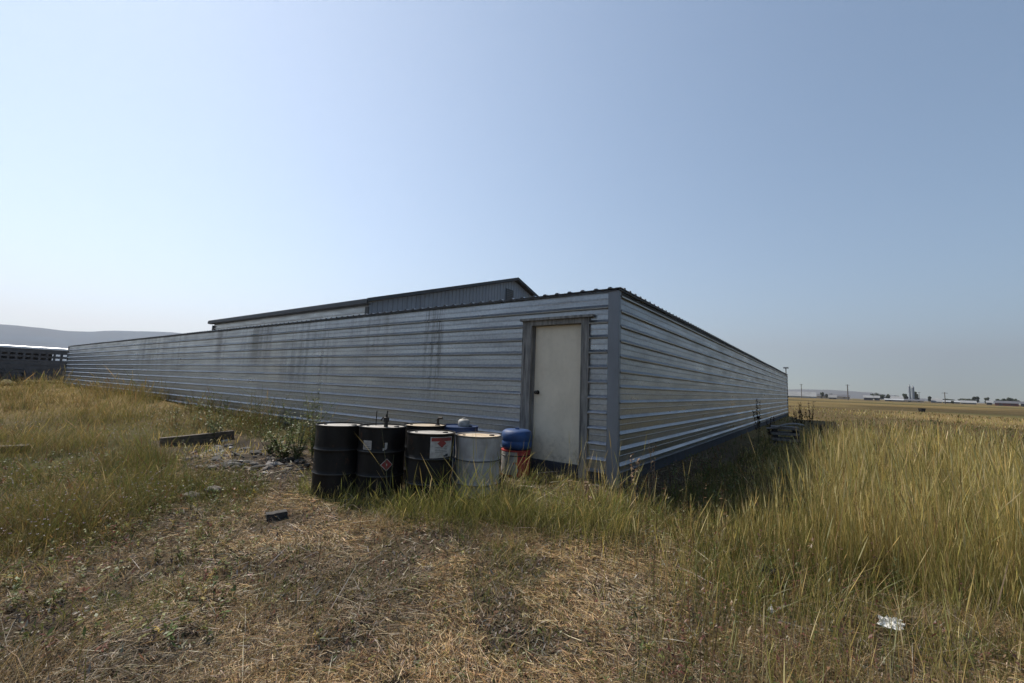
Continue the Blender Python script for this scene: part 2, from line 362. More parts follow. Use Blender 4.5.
def groundmat():
    m, nt, b = newmat('dry_ground'); at_ = N(nt, 'ShaderNodeAttribute', attribute_name='col'); v = mapped(nt, (1, 1, 1))
    n1 = noise_node(nt, 45, 6, .7, v); n2 = noise_node(nt, 6, 5, .65, v); n3 = noise_node(nt, .5, 5, .65, v)
    k = ramp(nt, n1.outputs[0], [(.3, (.42, .40, .38)), (.52, (1, 1, 1)), (.72, (1.0, 1.0, 1.0))])
    c = mixc(nt, 1., at_.outputs['Color'], k.outputs[0], 'MULTIPLY')
    k2 = ramp(nt, n2.outputs[0], [(.32, (.62, .6, .56)), (.6, (1, 1, 1))]); c = mixc(nt, .8, c, k2.outputs[0], 'MULTIPLY')
    k3 = ramp(nt, n3.outputs[0], [(.35, (.72, .74, .66)), (.62, (1, 1, 1))]); c = mixc(nt, .8, c, k3.outputs[0], 'MULTIPLY')
    nt.links.new(c, b.inputs['Base Color']); b.inputs['Roughness'].default_value = .95; b.inputs['Specular IOR Level'].default_value = .1
    bump(nt, b, n1.outputs[0], .8, .03); return m
build_ground()

# ------------------------------------------------------------------ hills
def hills(name, us, r0, r1, rows, col, seed, amp):
    """us: (photo x, photo y) crest points"""
    az = []; te = []
    for (px, py) in us:
        r = ray(px, py); az.append(math.atan2(r[0], r[1])); te.append(r[2] / math.hypot(r[0], r[1]))
    az = np.array(az); te = np.array(te); A = np.linspace(az[0], az[-1], 260); T = np.interp(A, az, te)
    rr = np.linspace(r0, r1, rows); s = (rr - r0) / (r1 - r0)
    X = np.outer(rr, np.sin(A)); Y = np.outer(rr, np.cos(A))
    env = sm(0, .12, (A - A[0]) / (A[-1] - A[0])) * 0 + 1
    prof = sm(0, .8, s) * (1 - .5 * sm(.85, 1.0, s))
    crest = T * (r0 + .8 * (r1 - r0)) * env
    Z = np.outer(prof, crest); Z = Z * (1 + amp * (fbm(X / 420., Y / 420., seed, 4) - .5) * np.outer(1 - .75 * sm(.5, .8, s), np.ones(len(A)))) - 3
    n, na = X.shape; i, j = np.meshgrid(np.arange(n - 1), np.arange(na - 1), indexing='ij')
    Q = np.stack([i * na + j, (i + 1) * na + j, (i + 1) * na + j + 1, i * na + j + 1], -1).reshape(-1, 4)[:, ::-1]
    f = fbm(X.ravel() / 160., Y.ravel() / 160., seed + 5, 5)[:, None]
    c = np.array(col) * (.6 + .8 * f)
    m, nt, b = newmat(name + '_slopes'); a = N(nt, 'ShaderNodeAttribute', attribute_name='col'); nt.links.new(a.outputs['Color'], b.inputs['Base Color']); b.inputs['Roughness'].default_value = 1.; b.inputs['Specular IOR Level'].default_value = 0.
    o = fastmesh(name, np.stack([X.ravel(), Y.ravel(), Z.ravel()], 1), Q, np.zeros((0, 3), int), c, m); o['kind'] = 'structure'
hills('mountain', [(-420, 322), (-200, 318), (-80, 320), (0, 323), (20, 324), (40, 326), (65, 329.5), (90, 330.5), (110, 330), (140, 331.5), (190, 334), (260, 340), (340, 352), (430, 366), (520, 380)], 2000, 3300, 26, (.022, .068, .115), 3, .5)  # forest tone turned blue: distance haze painted into the base colour
hills('low_hills', [(640, 390.5), (700, 391), (760, 389.5), (800, 389), (830, 389.5), (870, 392), (910, 397), (960, 401), (1040, 405)], 6500, 8300, 14, (.06, .06, .045), 13, .3)

# ------------------------------------------------------------------ long metal shed
RZ = math.atan2(lx[1], lx[0])
shed = empty('metal_shed', (CXW, CYW, 0), RZ, 'long low galvanized metal shed with horizontal ribs and a beige corner door', 'shed')
TOPZ, BOTZ = 2.545, .165
def rib_profile(z0, z1, first, pitch=.2035):
    """(offset outward, z) from bottom to top of a ribbed sheet"""
    p = [(0., z0)]
    z = first
    ev = []
    k = 0
    while z < z1 - .03:
        ev += [(0., z - .025), (.038, z - .023), (.040, z - .008), (.002, z + .030), (.001, z + .098), (.004, z + .103), (.004, z + .113), (.001, z + .118)]
        z += pitch
    for e in ev:
        if z0 + .004 < e[1] < z1 - .004: p.append(e)
    p.append((0., z1)); return p
def ribbed(mb, a0, a1, z0, z1, first, side, step=.75):
    """side 'front': runs along local x, faces +y ; side 'right': runs along local -y, faces -x"""
    prof = rib_profile(z0, z1, first); n = max(2, int((a1 - a0) / step) + 1); xs = np.linspace(a0, a1, n); vs = []
    for x in xs:
        for k, (o, z) in enumerate(prof):
            w = .003 * (float(noise(x * .9, z * 5 + (0 if side == 'front' else 50), 77)) - .5) + .004 * (float(noise(x * .33, z * 2, 78)) - .5) + .0022 * (int((x + 1.3) / 3.05) % 2)
            dz = .003 * (float(noise(x * .25, z * 9, 79)) - .5)
            off = o + w
            vs.append((x, off, z + dz) if side == 'front' else (-off, -x, z + dz))
    m = len(prof); fs = []
    for i in range(n - 1):
        for k in range(m - 1):
            q = (i * m + k, (i + 1) * m + k, (i + 1) * m + k + 1, i * m + k + 1)
            fs.append(q[::-1] if side == 'front' else q[::-1])
    mb.add(vs, fs)
FR, RR_ = .300, .245
DX0, DX1, DZ = .405, 1.515, 2.235            # outside of the door frame
w = MB(); ribbed(w, DX1, 32.95, BOTZ, TOPZ, FR, 'front'); ribbed(w, DX0, DX1, DZ, TOPZ, FR, 'front'); ribbed(w, .13, DX0, BOTZ, TOPZ, FR, 'front', .3)
w.build('front_wall', 'galv_front', shed, smooth=8)
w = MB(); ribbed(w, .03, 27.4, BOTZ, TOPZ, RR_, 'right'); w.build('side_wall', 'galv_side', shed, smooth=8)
w = MB()                                                  # plain walls towards the yard and the far ends
w.box((6.5, -27.4, 0), (6.56, -6.5, TOPZ - .1)); w.box((6.56, -6.56, 0), (32.9, -6.5, TOPZ - .1)); w.box((32.9, -6.56, 0), (32.94, -.02, TOPZ - .05)); w.box((.03, -27.44, 0), (6.5, -27.38, TOPZ - .05))
w.build('yard_wall', 'galv_side', shed)
t = MB(); t.box((-.028, -.045, -.25), (.13, .034, TOPZ - .002)); t.build('corner_trim', 'trim_metal', shed, bevel=.006)
t = MB(); t.box((32.95, -.05, -.1), (33.05, .03, TOPZ - .01)); t.build('corner_trim', 'edge_dark', shed, bevel=.004)
t = MB(); t.box((-.03, -27.5, -.2), (.05, -27.4, TOPZ - .01)); t.build('corner_trim', 'edge_dark', shed, bevel=.004)
t = MB(); t.box((.13, -.12, -.5), (32.95, -.012, BOTZ + .01)); t.box((.012, -27.4, -.5), (.12, -.045, BOTZ + .01)); t.build('foundation', 'foundation', shed)
# flashing along the foot of the sheets
t = MB(); t.box((DX1, .002, BOTZ - .03), (32.9, .03, BOTZ + .002)); t.box((.13, .002, BOTZ - .035), (DX0, .032, BOTZ + .002)); t.box((-.03, -27.4, BOTZ - .02), (-.002, -.05, BOTZ + .002)); t.build('base_flashing', 'trim_metal', shed, bevel=.004)
def roof_wing(front):
    xs = []; L_ = 32.98 if front else 27.45
    x = -.06; pitch = .205
    while x < L_:
        xs += [(x, 0.), (x + .12, 0.), (x + .14, .019), (x + .175, .019), (x + .195, 0.)]; x += pitch
    xs = [q for q in xs if q[0] < L_]; mb = MB(); vs = []; fs = []
    for (x, h) in xs:
        dep = min(6.55, max(0.02, x + .06)); sag = .012 * (float(noise(x * .5, 3 if front else 9, 5)) - .5)
        for (d, dz) in ((.055, -.012), (.055, 0.), (-dep, 0.)):
            z = TOPZ + .024 + h * (1 if dz == 0 else .25) + dz - .012 * min(0, -d) * 0 + (.02 * dep if d < 0 else 0) + sag
            vs.append((x, d, z) if front else (-d, -x, z))
    n = len(xs)
    for i in range(n - 1):
        for k in range(2):
            q = (i * 3 + k, (i + 1) * 3 + k, (i + 1) * 3 + k + 1, i * 3 + k + 1); fs.append(q)
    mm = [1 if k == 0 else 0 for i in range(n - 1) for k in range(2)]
    mb.add(vs, fs); mb.m = mm; mb.build('roof', ['roof', 'edge_dark'], shed)  # edge strip of the galvanised roof darkened, its shade put into the colour
roof_wing(True); roof_wing(False)
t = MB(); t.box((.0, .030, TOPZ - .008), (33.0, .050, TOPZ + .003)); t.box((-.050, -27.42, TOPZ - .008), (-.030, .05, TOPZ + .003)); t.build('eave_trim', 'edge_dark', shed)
# door and frame
t = MB(); t.box((DX0, -.10, -.05), (DX0 + .115, .035, DZ - .035)); t.box((DX1 - .165, -.10, -.05), (DX1, .035, DZ - .035)); t.box((DX0 + .115, -.10, DZ - .105), (DX1 - .165, .033, DZ - .035))
t.box((DX0 - .07, -.02, DZ - .034), (DX1 + .03, .075, DZ + .004)); t.box((DX0 + .10, .036, .0), (DX0 + .116, .043, DZ - .11)); t.box((DX1 - .05, .036, 0), (DX1 - .036, .043, DZ - .11))
t.box((DX1 - .185, -.09, .12), (DX1 - .165, -.045, DZ - .105)); t.build('door_frame', 'wood_frame', shed, bevel=.004)
d = MB(); d.box((DX0 + .118, -.095, .175), (DX1 - .187, -.055, DZ - .108)); door = d.build('door', 'door', shed, bevel=.004)
k = MB(); kx = DX1 - .187 - .065
def disc(mb, x, z, r0, y0, y1, r1=None, seg=18):
    mb.tube([(x, y0, z), (x, y1, z)], [r0, r1 or r0], seg)
disc(k, kx, 1.14, .032, -.055, -.048); disc(k, kx, 1.14, .012, -.048, -.02); k.tube([(kx, -.022, 1.14), (kx, -.012, 1.14), (kx, .008, 1.14), (kx, .016, 1.14)], [.018, .028, .027, .012], 16)
k.build('handle', 'brass_dark', door, smooth=50)
for z in (.45, 1.15, 1.93):
    k = MB(); k.tube([(DX0 + .119, -.052, z - .045), (DX0 + .119, -.052, z + .045)], .007, 8); k.build('hinge', 'brass_dark', door)
k = MB(); k.box((DX0 + .118, -.11, .0), (DX1 - .187, -.03, .13)); k.build('threshold', 'trim_metal', shed, bevel=.004)

# ------------------------------------------------------------------ tall barn behind
bx, by = fromLR(15.35, 7.1)
barn = empty('metal_barn', (bx, by, 0), RZ, 'tall gabled metal barn rising behind the long low shed', 'barn')
HB, HP, HALF, LEN = 4.93, 8.50, 11.7, 17.5
MAT['barn_gable'] = simple('blue_grey_siding', (.24, .265, .31), (.19, .21, .25), .55, .2, 2, (1, 1, .3))
MAT['barn_side'] = galvanised('pale_barn_siding', (1.05, 1.05, 1.05))
MAT['barn_roof'] = simple('dark_barn_roof', (.10, .10, .105), (.07, .07, .075), .5, .3, 2)
MAT['barn_dark'] = simple('dark_barn_trim', (.045, .05, .058), None, .6, .1, 4)
g = MB(); ys = []; y = 0.
while y < 2 * HALF:
    ys += [(y, 0.), (y + .20, 0.), (y + .225, .03), (y + .265, .03), (y + .29, 0.)]; y += .3
ys = [q for q in ys if q[0] <= 2 * HALF]
vs = []
for (y, o) in ys:
    top = HB + (HP - HB) * (1 - abs(y - HALF) / HALF); vs += [(-o, -y, 0), (-o, -y, top - .02)]
g.add(vs, [(2 * i, 2 * i + 1, 2 * i + 3, 2 * i + 2) for i in range(len(ys) - 1)]); g.build('gable_wall', 'barn_gable', barn)
s = MB(); vs = []; zs = []; z = 0.
while z < HB - .1: zs += [(z, 0.), (z + .22, 0.), (z + .24, .03), (z + .27, .03), (z + .29, 0.)]; z += .3
vs = [(x, o, z) for x in (.02, LEN) for (z, o) in zs]; n = len(zs)
s.add(vs, [(i, i + 1, n + i + 1, n + i) for i in range(n - 1)]); s.box((.02, -2 * HALF, 0), (LEN, -2 * HALF + .05, HB)); s.box((LEN - .05, -2 * HALF, 0), (LEN, -.01, HB)); s.build('side_wall', 'barn_side', barn)
r = MB(); sl_ = (HP - HB) / HALF
for sgn in (0, 1):
    e = .28
    y0, z0 = (e, HB - sl_ * e + .06) if sgn == 0 else (-2 * HALF - e, HB - sl_ * e + .06)
    r.add([(-.28, y0, z0), (LEN + .3, y0, z0), (LEN + .3, -HALF, HP + .06), (-.28, -HALF, HP + .06), (-.28, y0, z0 + .12), (LEN + .3, y0, z0 + .12), (LEN + .3, -HALF, HP + .18), (-.28, -HALF, HP + .18)],
          [(0, 1, 2, 3), (7, 6, 5, 4), (0, 4, 5, 1), (3, 2, 6, 7), (0, 3, 7, 4), (1, 5, 6, 2)])
r.build('roof', 'barn_roof', barn)
t = MB(); t.box((-.3, .282, HB - .13), (LEN + .3, .32, HB + .03)); t.box((-.26, .04, HB - .15), (LEN + .28, .28, HB - .11)); t.build('eave_fascia', 'barn_dark', barn)
t = MB()
for (a, b_) in ((.28, -HALF), (-2 * HALF - .28, -HALF)):
    t = MB(); za = HB - sl_ * .28; t.add([(-.33, a, za + .01), (-.285, a, za + .01), (-.285, b_, HP + .01), (-.33, b_, HP + .01), (-.33, a, za + .2), (-.285, a, za + .2), (-.285, b_, HP + .2), (-.33, b_, HP + .2)], [(0, 1, 2, 3), (7, 6, 5, 4), (0, 4, 5, 1), (3, 2, 6, 7), (0, 3, 7, 4), (1, 5, 6, 2)]); t.build('rake_trim', 'barn_dark', barn)
for x0_, x1_ in ((-.12, .10), (LEN - .1, LEN + .1)): t = MB(); t.box((x0_, .02, 0), (x1_, .10, HB - .24)); t.build('corner_trim', 'barn_dark', barn)
t = MB(); yw = -HALF + .25; t.box((-.075, yw - .05, HP - 1.75), (-.035, yw + .75, HP - .75)); win = t.build('vent_window', 'barn_dark', barn)
t = MB()
for q in range(7): t.box((-.085, yw, HP - 1.68 + q * .13), (-.078, yw + .7, HP - 1.62 + q * .13))
t.build('louvre', 'barn_roof', win)

# ------------------------------------------------------------------ oil drums
def cylpatch(mb, ang, wid, z0, z1, m, R=.2935, diamond=False, n=8):
    """thin label wrapped on a drum; ang is the direction it faces"""
    vs = []; fs = []
    for i in range(n + 1):
        for j in range(n + 1):
            s, t = i / n - .5, j / n - .5
            if diamond: s, t = (s + t) / 1.0, (t - s) / 1.0; a = ang - s * wid / R; z = (z0 + z1) / 2 + t * (z1 - z0)
            else: a = ang - s * wid / R; z = (z0 + z1) / 2 + t * (z1 - z0)
            vs.append((R * math.cos(a), R * math.sin(a), z))
    for i in range(n):
        for j in range(n): fs.append((i * (n + 1) + j, i * (n + 1) + j + 1, (i + 1) * (n + 1) + j + 1, (i + 1) * (n + 1) + j))
    mb.add(vs, fs, m)
def drum(x, y, z, body, lid, label, hoop=None, dent=0., seed=0, tilt=(0, 0), h=.88):
    e = empty('steel_drum', (x, y, z), 0, label, 'drum', 'steel drums standing in front of the shed'); e.rotation_euler = (tilt[0], tilt[1], random.uniform(-.2, .2))
    e.rotation_euler[2] = 0
    R = .2865
    prof = [(.27, 0.), (.2925, .0), (.2945, .008), (.2925, .018), (R, .024)]
    for zz in (h * .335, h * .665):
        prof += [(R, zz - .045), (R + .001, zz - .02), (R + .009, zz - .006), (R + .009, zz + .006), (R + .001, zz + .02), (R, zz + .045)]
    prof += [(R, h - .024), (.2925, h - .016), (.2945, h - .007), (.2925, h), (.284, h), (.281, h - .018)]
    jit = (lambda a, zz: dent * (float(noise(np.array(math.cos(a) * 1.6 + 5 + seed), np.array(math.sin(a) * 1.6 + zz * 5), seed)) - .5)) if dent else None
    # rings between for dents to show
    if dent:
        fine = []
        for p, q in zip(prof[:-1], prof[1:]):
            k = max(1, int(abs(q[1] - p[1]) / .04)); fine += [(p[0] + (q[0] - p[0]) * i / k, p[1] + (q[1] - p[1]) * i / k) for i in range(k)]
        prof = fine + [prof[-1]]
    b = MB(); b.lathe(prof, 48, 0, jit=jit); b.build('body', body, e, smooth=35)
    if hoop:
        hb = MB()
        for zz in (h * .335, h * .665): hb.lathe([(R + .0085, zz - .008), (R + .0115, zz - .004), (R + .0115, zz + .004), (R + .0085, zz + .008)], 48, 0, jit=jit)
        hb.lathe([(.2946, h - .012), (.2962, h - .007), (.2946, h + .001), (.286, h + .0015)], 48, 0, jit=jit); hb.build('hoop', hoop, e, smooth=50)
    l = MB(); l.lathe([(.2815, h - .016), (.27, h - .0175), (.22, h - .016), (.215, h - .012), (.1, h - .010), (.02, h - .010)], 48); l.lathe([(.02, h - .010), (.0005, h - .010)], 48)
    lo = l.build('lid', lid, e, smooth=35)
    bu = MB(); bu.lathe([(.034, h - .014), (.034, h - .002), (.028, h + .001), (.001, h + .001)], 16, c=(.17, .02)); bu.build('bung', 'pipe_dark', lo, smooth=40); bu = MB(); bu.lathe([(.019, h - .014), (.019, h - .004), (.001, h - .003)], 14, c=(-.18, -.03)); bu.build('bung', 'pipe_dark', lo, smooth=40)
    return e
def drum_at(px, ytop, wid, h=.88):
    """stand a drum of true diameter under the rim seen in the photo"""
    dep = .589 * F / wid; r = ray(px, ytop); k = dep / F
    p = r * k; return p[0], p[1]
def face(x, y): return math.atan2(-y, -x)
drums = {}
for key, px, yt, wd, body, lid, lab, hoop, dent, sd_ in (
        ('a', 340.5, 424, 45.5, 'black_paint', 'lid_dust_glare', 'black steel drum at the left end of the front row, with no label', 'hoop_worn', .013, 3),
        ('b', 383, 425.5, 46, 'black_paint', 'lid_dust_glare', 'black steel drum with a red diamond sticker and a small white label', 'hoop_worn', .010, 5),
        ('c', 431.5, 431.5, 47.5, 'black_paint', 'lid_dust_glare', 'black steel drum with one big white and red label', 'hoop_worn', .012, 8),
        ('d', 478.5, 434.5, 46, 'grey_paint', 'lid_rust', 'dented grey steel drum with a rusty tan lid', 'hoop_worn', .022, 11)):
    x, y = drum_at(px, yt, wd); z = float(gz(x, y)) - .01
    want = EYE + (ray(px, yt) * .589 * 1 / wd)[2] - .88      # base height that puts the rim where the photo has it
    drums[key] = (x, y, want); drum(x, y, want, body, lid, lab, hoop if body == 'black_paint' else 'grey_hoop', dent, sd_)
for key, px, yt, dist, body, lid, lab in (('e', 425, 424.3, 6.32, 'black_paint', 'lid_tan', 'dark steel drum in the back row with a bent pipe on its dusty tan lid'), ('f', 458, 425.5, 6.45, 'blue_drum', 'blue_drum', 'dark blue drum in the back row behind the grey drum')):
    p = atd(px, yt, dist); drums[key] = (p[0], p[1], p[2] - .88); drum(p[0], p[1], p[2] - .88, body, lid, lab, None, .004, 4)
kids = lambda k: [o for o in bpy.data.objects if o.type == 'EMPTY' and abs(o.location.x - drums[k][0]) < 1e-4 and abs(o.location.y - drums[k][1]) < 1e-4][0]
# labels on the drums (parts)
eb = kids('b'); fb_ = face(*drums['b'][:2])
l = MB(); cylpatch(l, fb_ - .63, .12, .61, .72, 0, R=.2895); cylpatch(l, fb_ - .63, .10, .625, .632, 1, R=.2905); cylpatch(l, fb_ - .63, .10, .645, .65, 1, R=.2905); l.build('label', ['label_white', 'label_dark'], eb)
l = MB(); cylpatch(l, fb_ + .18, .075, .575, .635, 0, R=.2895); cylpatch(l, fb_ + .18, .03, .635, .70, 0, R=.2895); l.build('label', ['label_white'], eb)
l = MB(); cylpatch(l, fb_ + .24, .075, .40, .475, 0, R=.2975, diamond=True); cylpatch(l, fb_ + .24, .066, .405, .470, 1, R=.2983, diamond=True); cylpatch(l, fb_ + .24, .012, .425, .45, 0, R=.299); l.build('label', ['label_white', 'label_red'], eb)
ec = kids('c'); fc_ = face(*drums['c'][:2])
l = MB(); cylpatch(l, fc_ + .50, .30, .60, .845, 0, R=.2895); cylpatch(l, fc_ + .50, .28, .795, .835, 1, R=.2902); cylpatch(l, fc_ + .47, .06, .745, .795, 1, R=.2902, diamond=True)
cylpatch(l, fc_ + .72, .04, .612, .645, 2, R=.2902); cylpatch(l, fc_ + .62, .03, .612, .632, 2, R=.2902)
for q in range(4): cylpatch(l, fc_ + .45, .16, .67 + q * .018, .674 + q * .018, 2, R=.2902)
l.build('label', ['label_white', 'label_red', 'label_dark'], ec)
l = MB(); cylpatch(l, fc_ + 1.18, .025, .30, .72, 0, R=.2965); l.build('paint_drip', ['label_white'], ec)
# fittings on the lids
def part_at(mb, name, mat, par): return mb.build(name, mat, par, smooth=45)
p = MB(); p.tube([(-.12, .1, .86), (-.12, .1, 1.05), (-.115, .1, 1.06)], [.007, .007, .004], 8); part_at(p, 'dip_rod', 'pipe_dark', eb)
p = MB(); p.tube([(.06, -.08, .86), (.06, -.08, .93), (.06, -.08, .935), (.06, -.08, .99), (.06, -.08, .995), (.065, -.08, 1.03)], [.026, .026, .036, .034, .016, .014], 12)
p.tube([(.06, -.08, .97), (.02, -.10, .985), (.0, -.11, .95)], [.013, .013, .011], 8); p.tube([(.065, -.08, 1.03), (.07, -.08, 1.075)], .008, 8); part_at(p, 'hand_pump', 'pipe_dark', eb)
p = MB(); p.tube([(.17, .05, .86), (.17, .05, .955), (.18, .045, .97), (.235, .03, .972)], [.016, .016, .017, .016], 10); p.tube([(.17, .05, .86), (.17, .05, .885)], .027, 10); part_at(p, 'bent_pipe', 'pipe_dark', kids('e'))
# white jug behind the grey drum
p = atd(464, 431, 6.75); jug = MB(); jz = p[2] - .30
g_ = float(gz(p[0], p[1]))
jug.lathe([(.01, 0), (.12, 0), (.135, .02), (.135, .24), (.10, .31), (.04, .34), (.035, .38), (.001, .38)], 24); jo = jug.build('plastic_jug', 'white_dirty', None, smooth=50)
p2 = atd(465, 421.5, 6.46); jo.location = (drums['f'][0] + .08, drums['f'][1] + .02, drums['f'][2] + .866); jo.scale = (.62, .62, .33); tag(jo, 'small dirty white plastic jug on the dark blue drum', 'jug')

# blue tub standing on a red and white can beside the door
px_, py_ = at(515, 471)[:2]
l0, r0_ = LR(px_, py_); q = atd(516, 452, 6.28); bxp = (q[0], q[1]); gzb = float(gz(*bxp)) - .01
can = empty('metal_pail', (bxp[0], bxp[1], gzb), 0, 'red and white metal pail under the blue plastic keg by the door', 'pail')
mb = MB(); mb.lathe([(.001, .0), (.19, .0), (.195, .01), (.198, .16), (.203, .165), (.203, .18), (.198, .185), (.20, .33), (.207, .335), (.207, .35), (.001, .35)], 32); mb.build('body', 'red_paint', can, smooth=40)
mb = MB(); fa = face(*bxp)
cylpatch(mb, fa - .75, .24, .03, .33, 0, R=.2055); cylpatch(mb, fa - .1, .07, .20, .33, 0, R=.2055); cylpatch(mb, fa - .05, .05, .03, .15, 0, R=.2055, diamond=True); mb.build('label', ['white_dirty'], can)
mb = MB(); mb.tube([(.205 * math.cos(a), .205 * math.sin(a), .28 + .0 * a) for a in np.linspace(fa - 1.5, fa + 1.5, 14)], .006, 6); mb.build('bail_handle', 'pipe_dark', can)
keg = empty('plastic_keg', (bxp[0] + .005, bxp[1] + .005, gzb + .352), 0, 'bright blue rounded plastic keg resting on the red and white pail', 'keg')
mb = MB(); mb.lathe([(.001, 0), (.15, 0), (.19, .012), (.21, .045), (.214, .10), (.208, .112), (.208, .125), (.215, .137), (.214, .20), (.20, .245), (.16, .268), (.001, .272)], 36); mb.build('body', 'blue_plastic', keg, smooth=45)
mb = MB(); mb.tube([(0, 0, .268), (0, 0, .29)], .03, 14); mb.build('cap', 'blue_plastic', keg)

# ------------------------------------------------------------------ livestock trailer beyond the far end of the shed
MAT['trailer_dark'] = simple('dull_trailer_panel', (.10, .105, .12), (.06, .062, .07), .5, .35, 2)
MAT['trailer_white'] = simple('white_trailer_roof', (.82, .83, .85), (.75, .76, .78), .3, 0, 2)
MAT['tyre'] = simple('tyre_rubber', (.02, .02, .02), None, .85, 0, 8)
MAT['rim'] = simple('steel_rim', (.07, .07, .075), None, .4, .6, 8)
P0 = atd(67, 380, 40.5); azt = math.atan2(P0[0], P0[1]); td = np.array([-math.cos(azt), math.sin(azt)])   # leftwards, across the view
TRZ = math.atan2(td[1], td[0]); gzt = float(gz(P0[0], P0[1]))
tr = empty('stock_trailer', (P0[0], P0[1], gzt), TRZ, 'dark livestock trailer with a white roof edge and slatted openings at the shed end', 'trailer')
HT = EYE + .0325 * 40.5 - gzt; W = -2.2                   # local x leftwards, local +y towards the camera, body behind
TL = 8.6
b = MB(); b.box((0, -.05, .16), (TL, .0, HT - .76)); b.box((0, W, .16), (TL, W + .05, HT - .76)); b.box((.85, W + .001, HT - .77), (TL, W + .045, HT - .3)); b.box((0, W, .45), (.05, -.05, HT - .35)); b.box((TL - .05, W, .45), (TL, -.05, HT - .12)); b.box((0, W, .42), (TL, 0, .45))
b.box((0, -.05, HT - .62), (TL, 0, HT - .49)); b.box((0, -.05, HT - .37), (TL, 0, HT - .10)); b.box((0, W, HT - .60), (TL, W + .05, HT - .50)); b.box((0, W, HT - .3), (TL, W + .05, HT - .10))
x = 0.
for k_ in range(27):
    b.box((x, -.048, HT - .81), (x + .10, .004, HT - .33)); b.box((x + .05, W, HT - .81), (x + .15, W + .048, HT - .3)); x += .325
b.build('side_panel', 'trailer_dark', tr)
b = MB()
for zz in np.arange(.6, HT - .85, .24): b.box((.0, .0, zz), (TL, .022, zz + .05))
b.build('side_rib', 'trailer_dark', tr, bevel=.005)
b = MB(); pr = [(.03, HT - .10), (.035, HT - .03), (-.02, HT + .03), (-.25, HT + .07), (W / 2, HT + .10), (W + .25, HT + .07), (W - .0, HT + .03), (W - .03, HT - .1)]
b.add([(xx, y_, z_) for xx in (-.05, TL + .05) for (y_, z_) in pr], [(i, i + 1, len(pr) + i + 1, len(pr) + i) for i in range(len(pr) - 1)]); b.build('roof', 'trailer_white', tr, smooth=50)
for xx in (2.15, 3.0):
    f_ = MB(); pts = [(xx + .42 * math.cos(a), .03, .40 + .42 * math.sin(a)) for a in np.linspace(0, math.pi, 12)]
    f_.tube(pts, .035, 6); f_.build('fender', 'trailer_dark', tr)
    wl = MB(); wl.tube([(xx, -.26, .36), (xx, -.25, .36), (xx, -.03, .36), (xx, .0, .36)], [.3, .36, .36, .3], 28); wh = wl.build('wheel', 'tyre', tr, smooth=40)
    wl = MB(); wl.tube([(xx, .001, .36), (xx, .012, .36)], [.2, .17], 20); wl.build('rim', 'rim', wh, smooth=40)
b = MB(); b.tube([(TL, -.5, .5), (TL + 1.3, W / 2, .48)], .05, 8); b.tube([(TL, W + .5, .5), (TL + 1.3, W / 2, .48)], .05, 8); b.build('hitch_frame', 'trailer_dark', tr)
for yy in (-.4, W + .4):
    pass
# ------------------------------------------------------------------ timbers, block, stones, litter
def beam(name, a, b, hh, ww, mat, label, cat, sink=.02):
    a = np.array(a, float); b = np.array(b, float); d = b - a; Ln = np.linalg.norm(d[:2]); mb = MB(); n = 9; vs = []
    for i in range(n + 1):
        t = i / n; j = lambda s: .012 * (float(noise(t * 5 + s, 3., 91)) - .5)
        for (yy, zz) in ((-ww / 2, 0), (ww / 2, 0), (ww / 2, hh), (-ww / 2, hh)): vs.append((t * Ln, yy + j(yy * 40), zz + j(zz * 60 + 7)))
    fs = [(i * 4 + k, i * 4 + (k + 1) % 4, i * 4 + 4 + (k + 1) % 4, i * 4 + 4 + k) for i in range(n) for k in range(4)] + [(3, 2, 1, 0), (n * 4, n * 4 + 1, n * 4 + 2, n * 4 + 3)]
    mb.add(vs, [f[::-1] for f in fs]); o = mb.build(name, mat, None, bevel=.006); o.location = (a[0], a[1], a[2] - sink)
    o.rotation_euler = (0, -math.atan2(d[2], Ln), math.atan2(d[1], d[0])); return tag(o, label, cat)
p, q = at(160, 446), at(234, 437.5); beam('timber_beam', p, q, .20, .12, 'timber', 'long weathered timber beam on edge behind the rubble patch', 'timber', .05)
p, q = at(-30, 452.5), at(28, 450.5); beam('timber_board', p, q, .10, .2, 'timber', 'grey weathered board lying in dry grass at the left edge', 'board', .0)
p, q = at(266, 520), at(287, 516); beam('wood_block', p, q, .075, .11, 'timber_dark', 'short dark rotten wood block lying on the straw', 'block', .01)
cnt = 0
def stone(px, py, sz, mat, label, name='stone', group=None, seed=0, flat=.6):
    p = at(px, py); mb = MB(); blob(mb, (0, 0, 0), (sz, sz * .8, sz * flat), 0, seed); o = mb.build(name, mat, None)
    o.location = (p[0], p[1], p[2] + sz * flat * .15); o.rotation_euler = (0, 0, seed * 1.7); return tag(o, label, 'stone' if name == 'stone' else 'litter', group)
stone(213, 494, .14, 'stone', 'grey round boulder in the grass left of the wood block', 'stone', None, 5, .8)
stone(192, 497, .11, 'stone', 'brown flat rock just left of the grey boulder', 'stone', None, 9, .55)
rr = random.Random(4)
for k_ in range(72):
    t = rr.random(); px = 190 + 118 * t + rr.gauss(0, 5); py = 446 + 22 * rr.random() + 10 * t * rr.random()
    stone(px, py, rr.uniform(.03, .085), 'stone', 'grey broken stone in the dark rubble patch left of the drums', 'stone', 'broken stones in the rubble patch', 20 + k_, rr.uniform(.35, .7))
for k_, (px, py) in enumerate([(226, 441), (231, 448), (241, 452), (260, 454.5), (209, 451), (242, 462), (265, 473), (222, 455)]):
    stone(px, py, rr.uniform(.05, .09), 'stone_pale', 'pale chalky fragment in the dark rubble patch left of the drums', 'stone', 'pale fragments in the rubble patch', 80 + k_, .4)
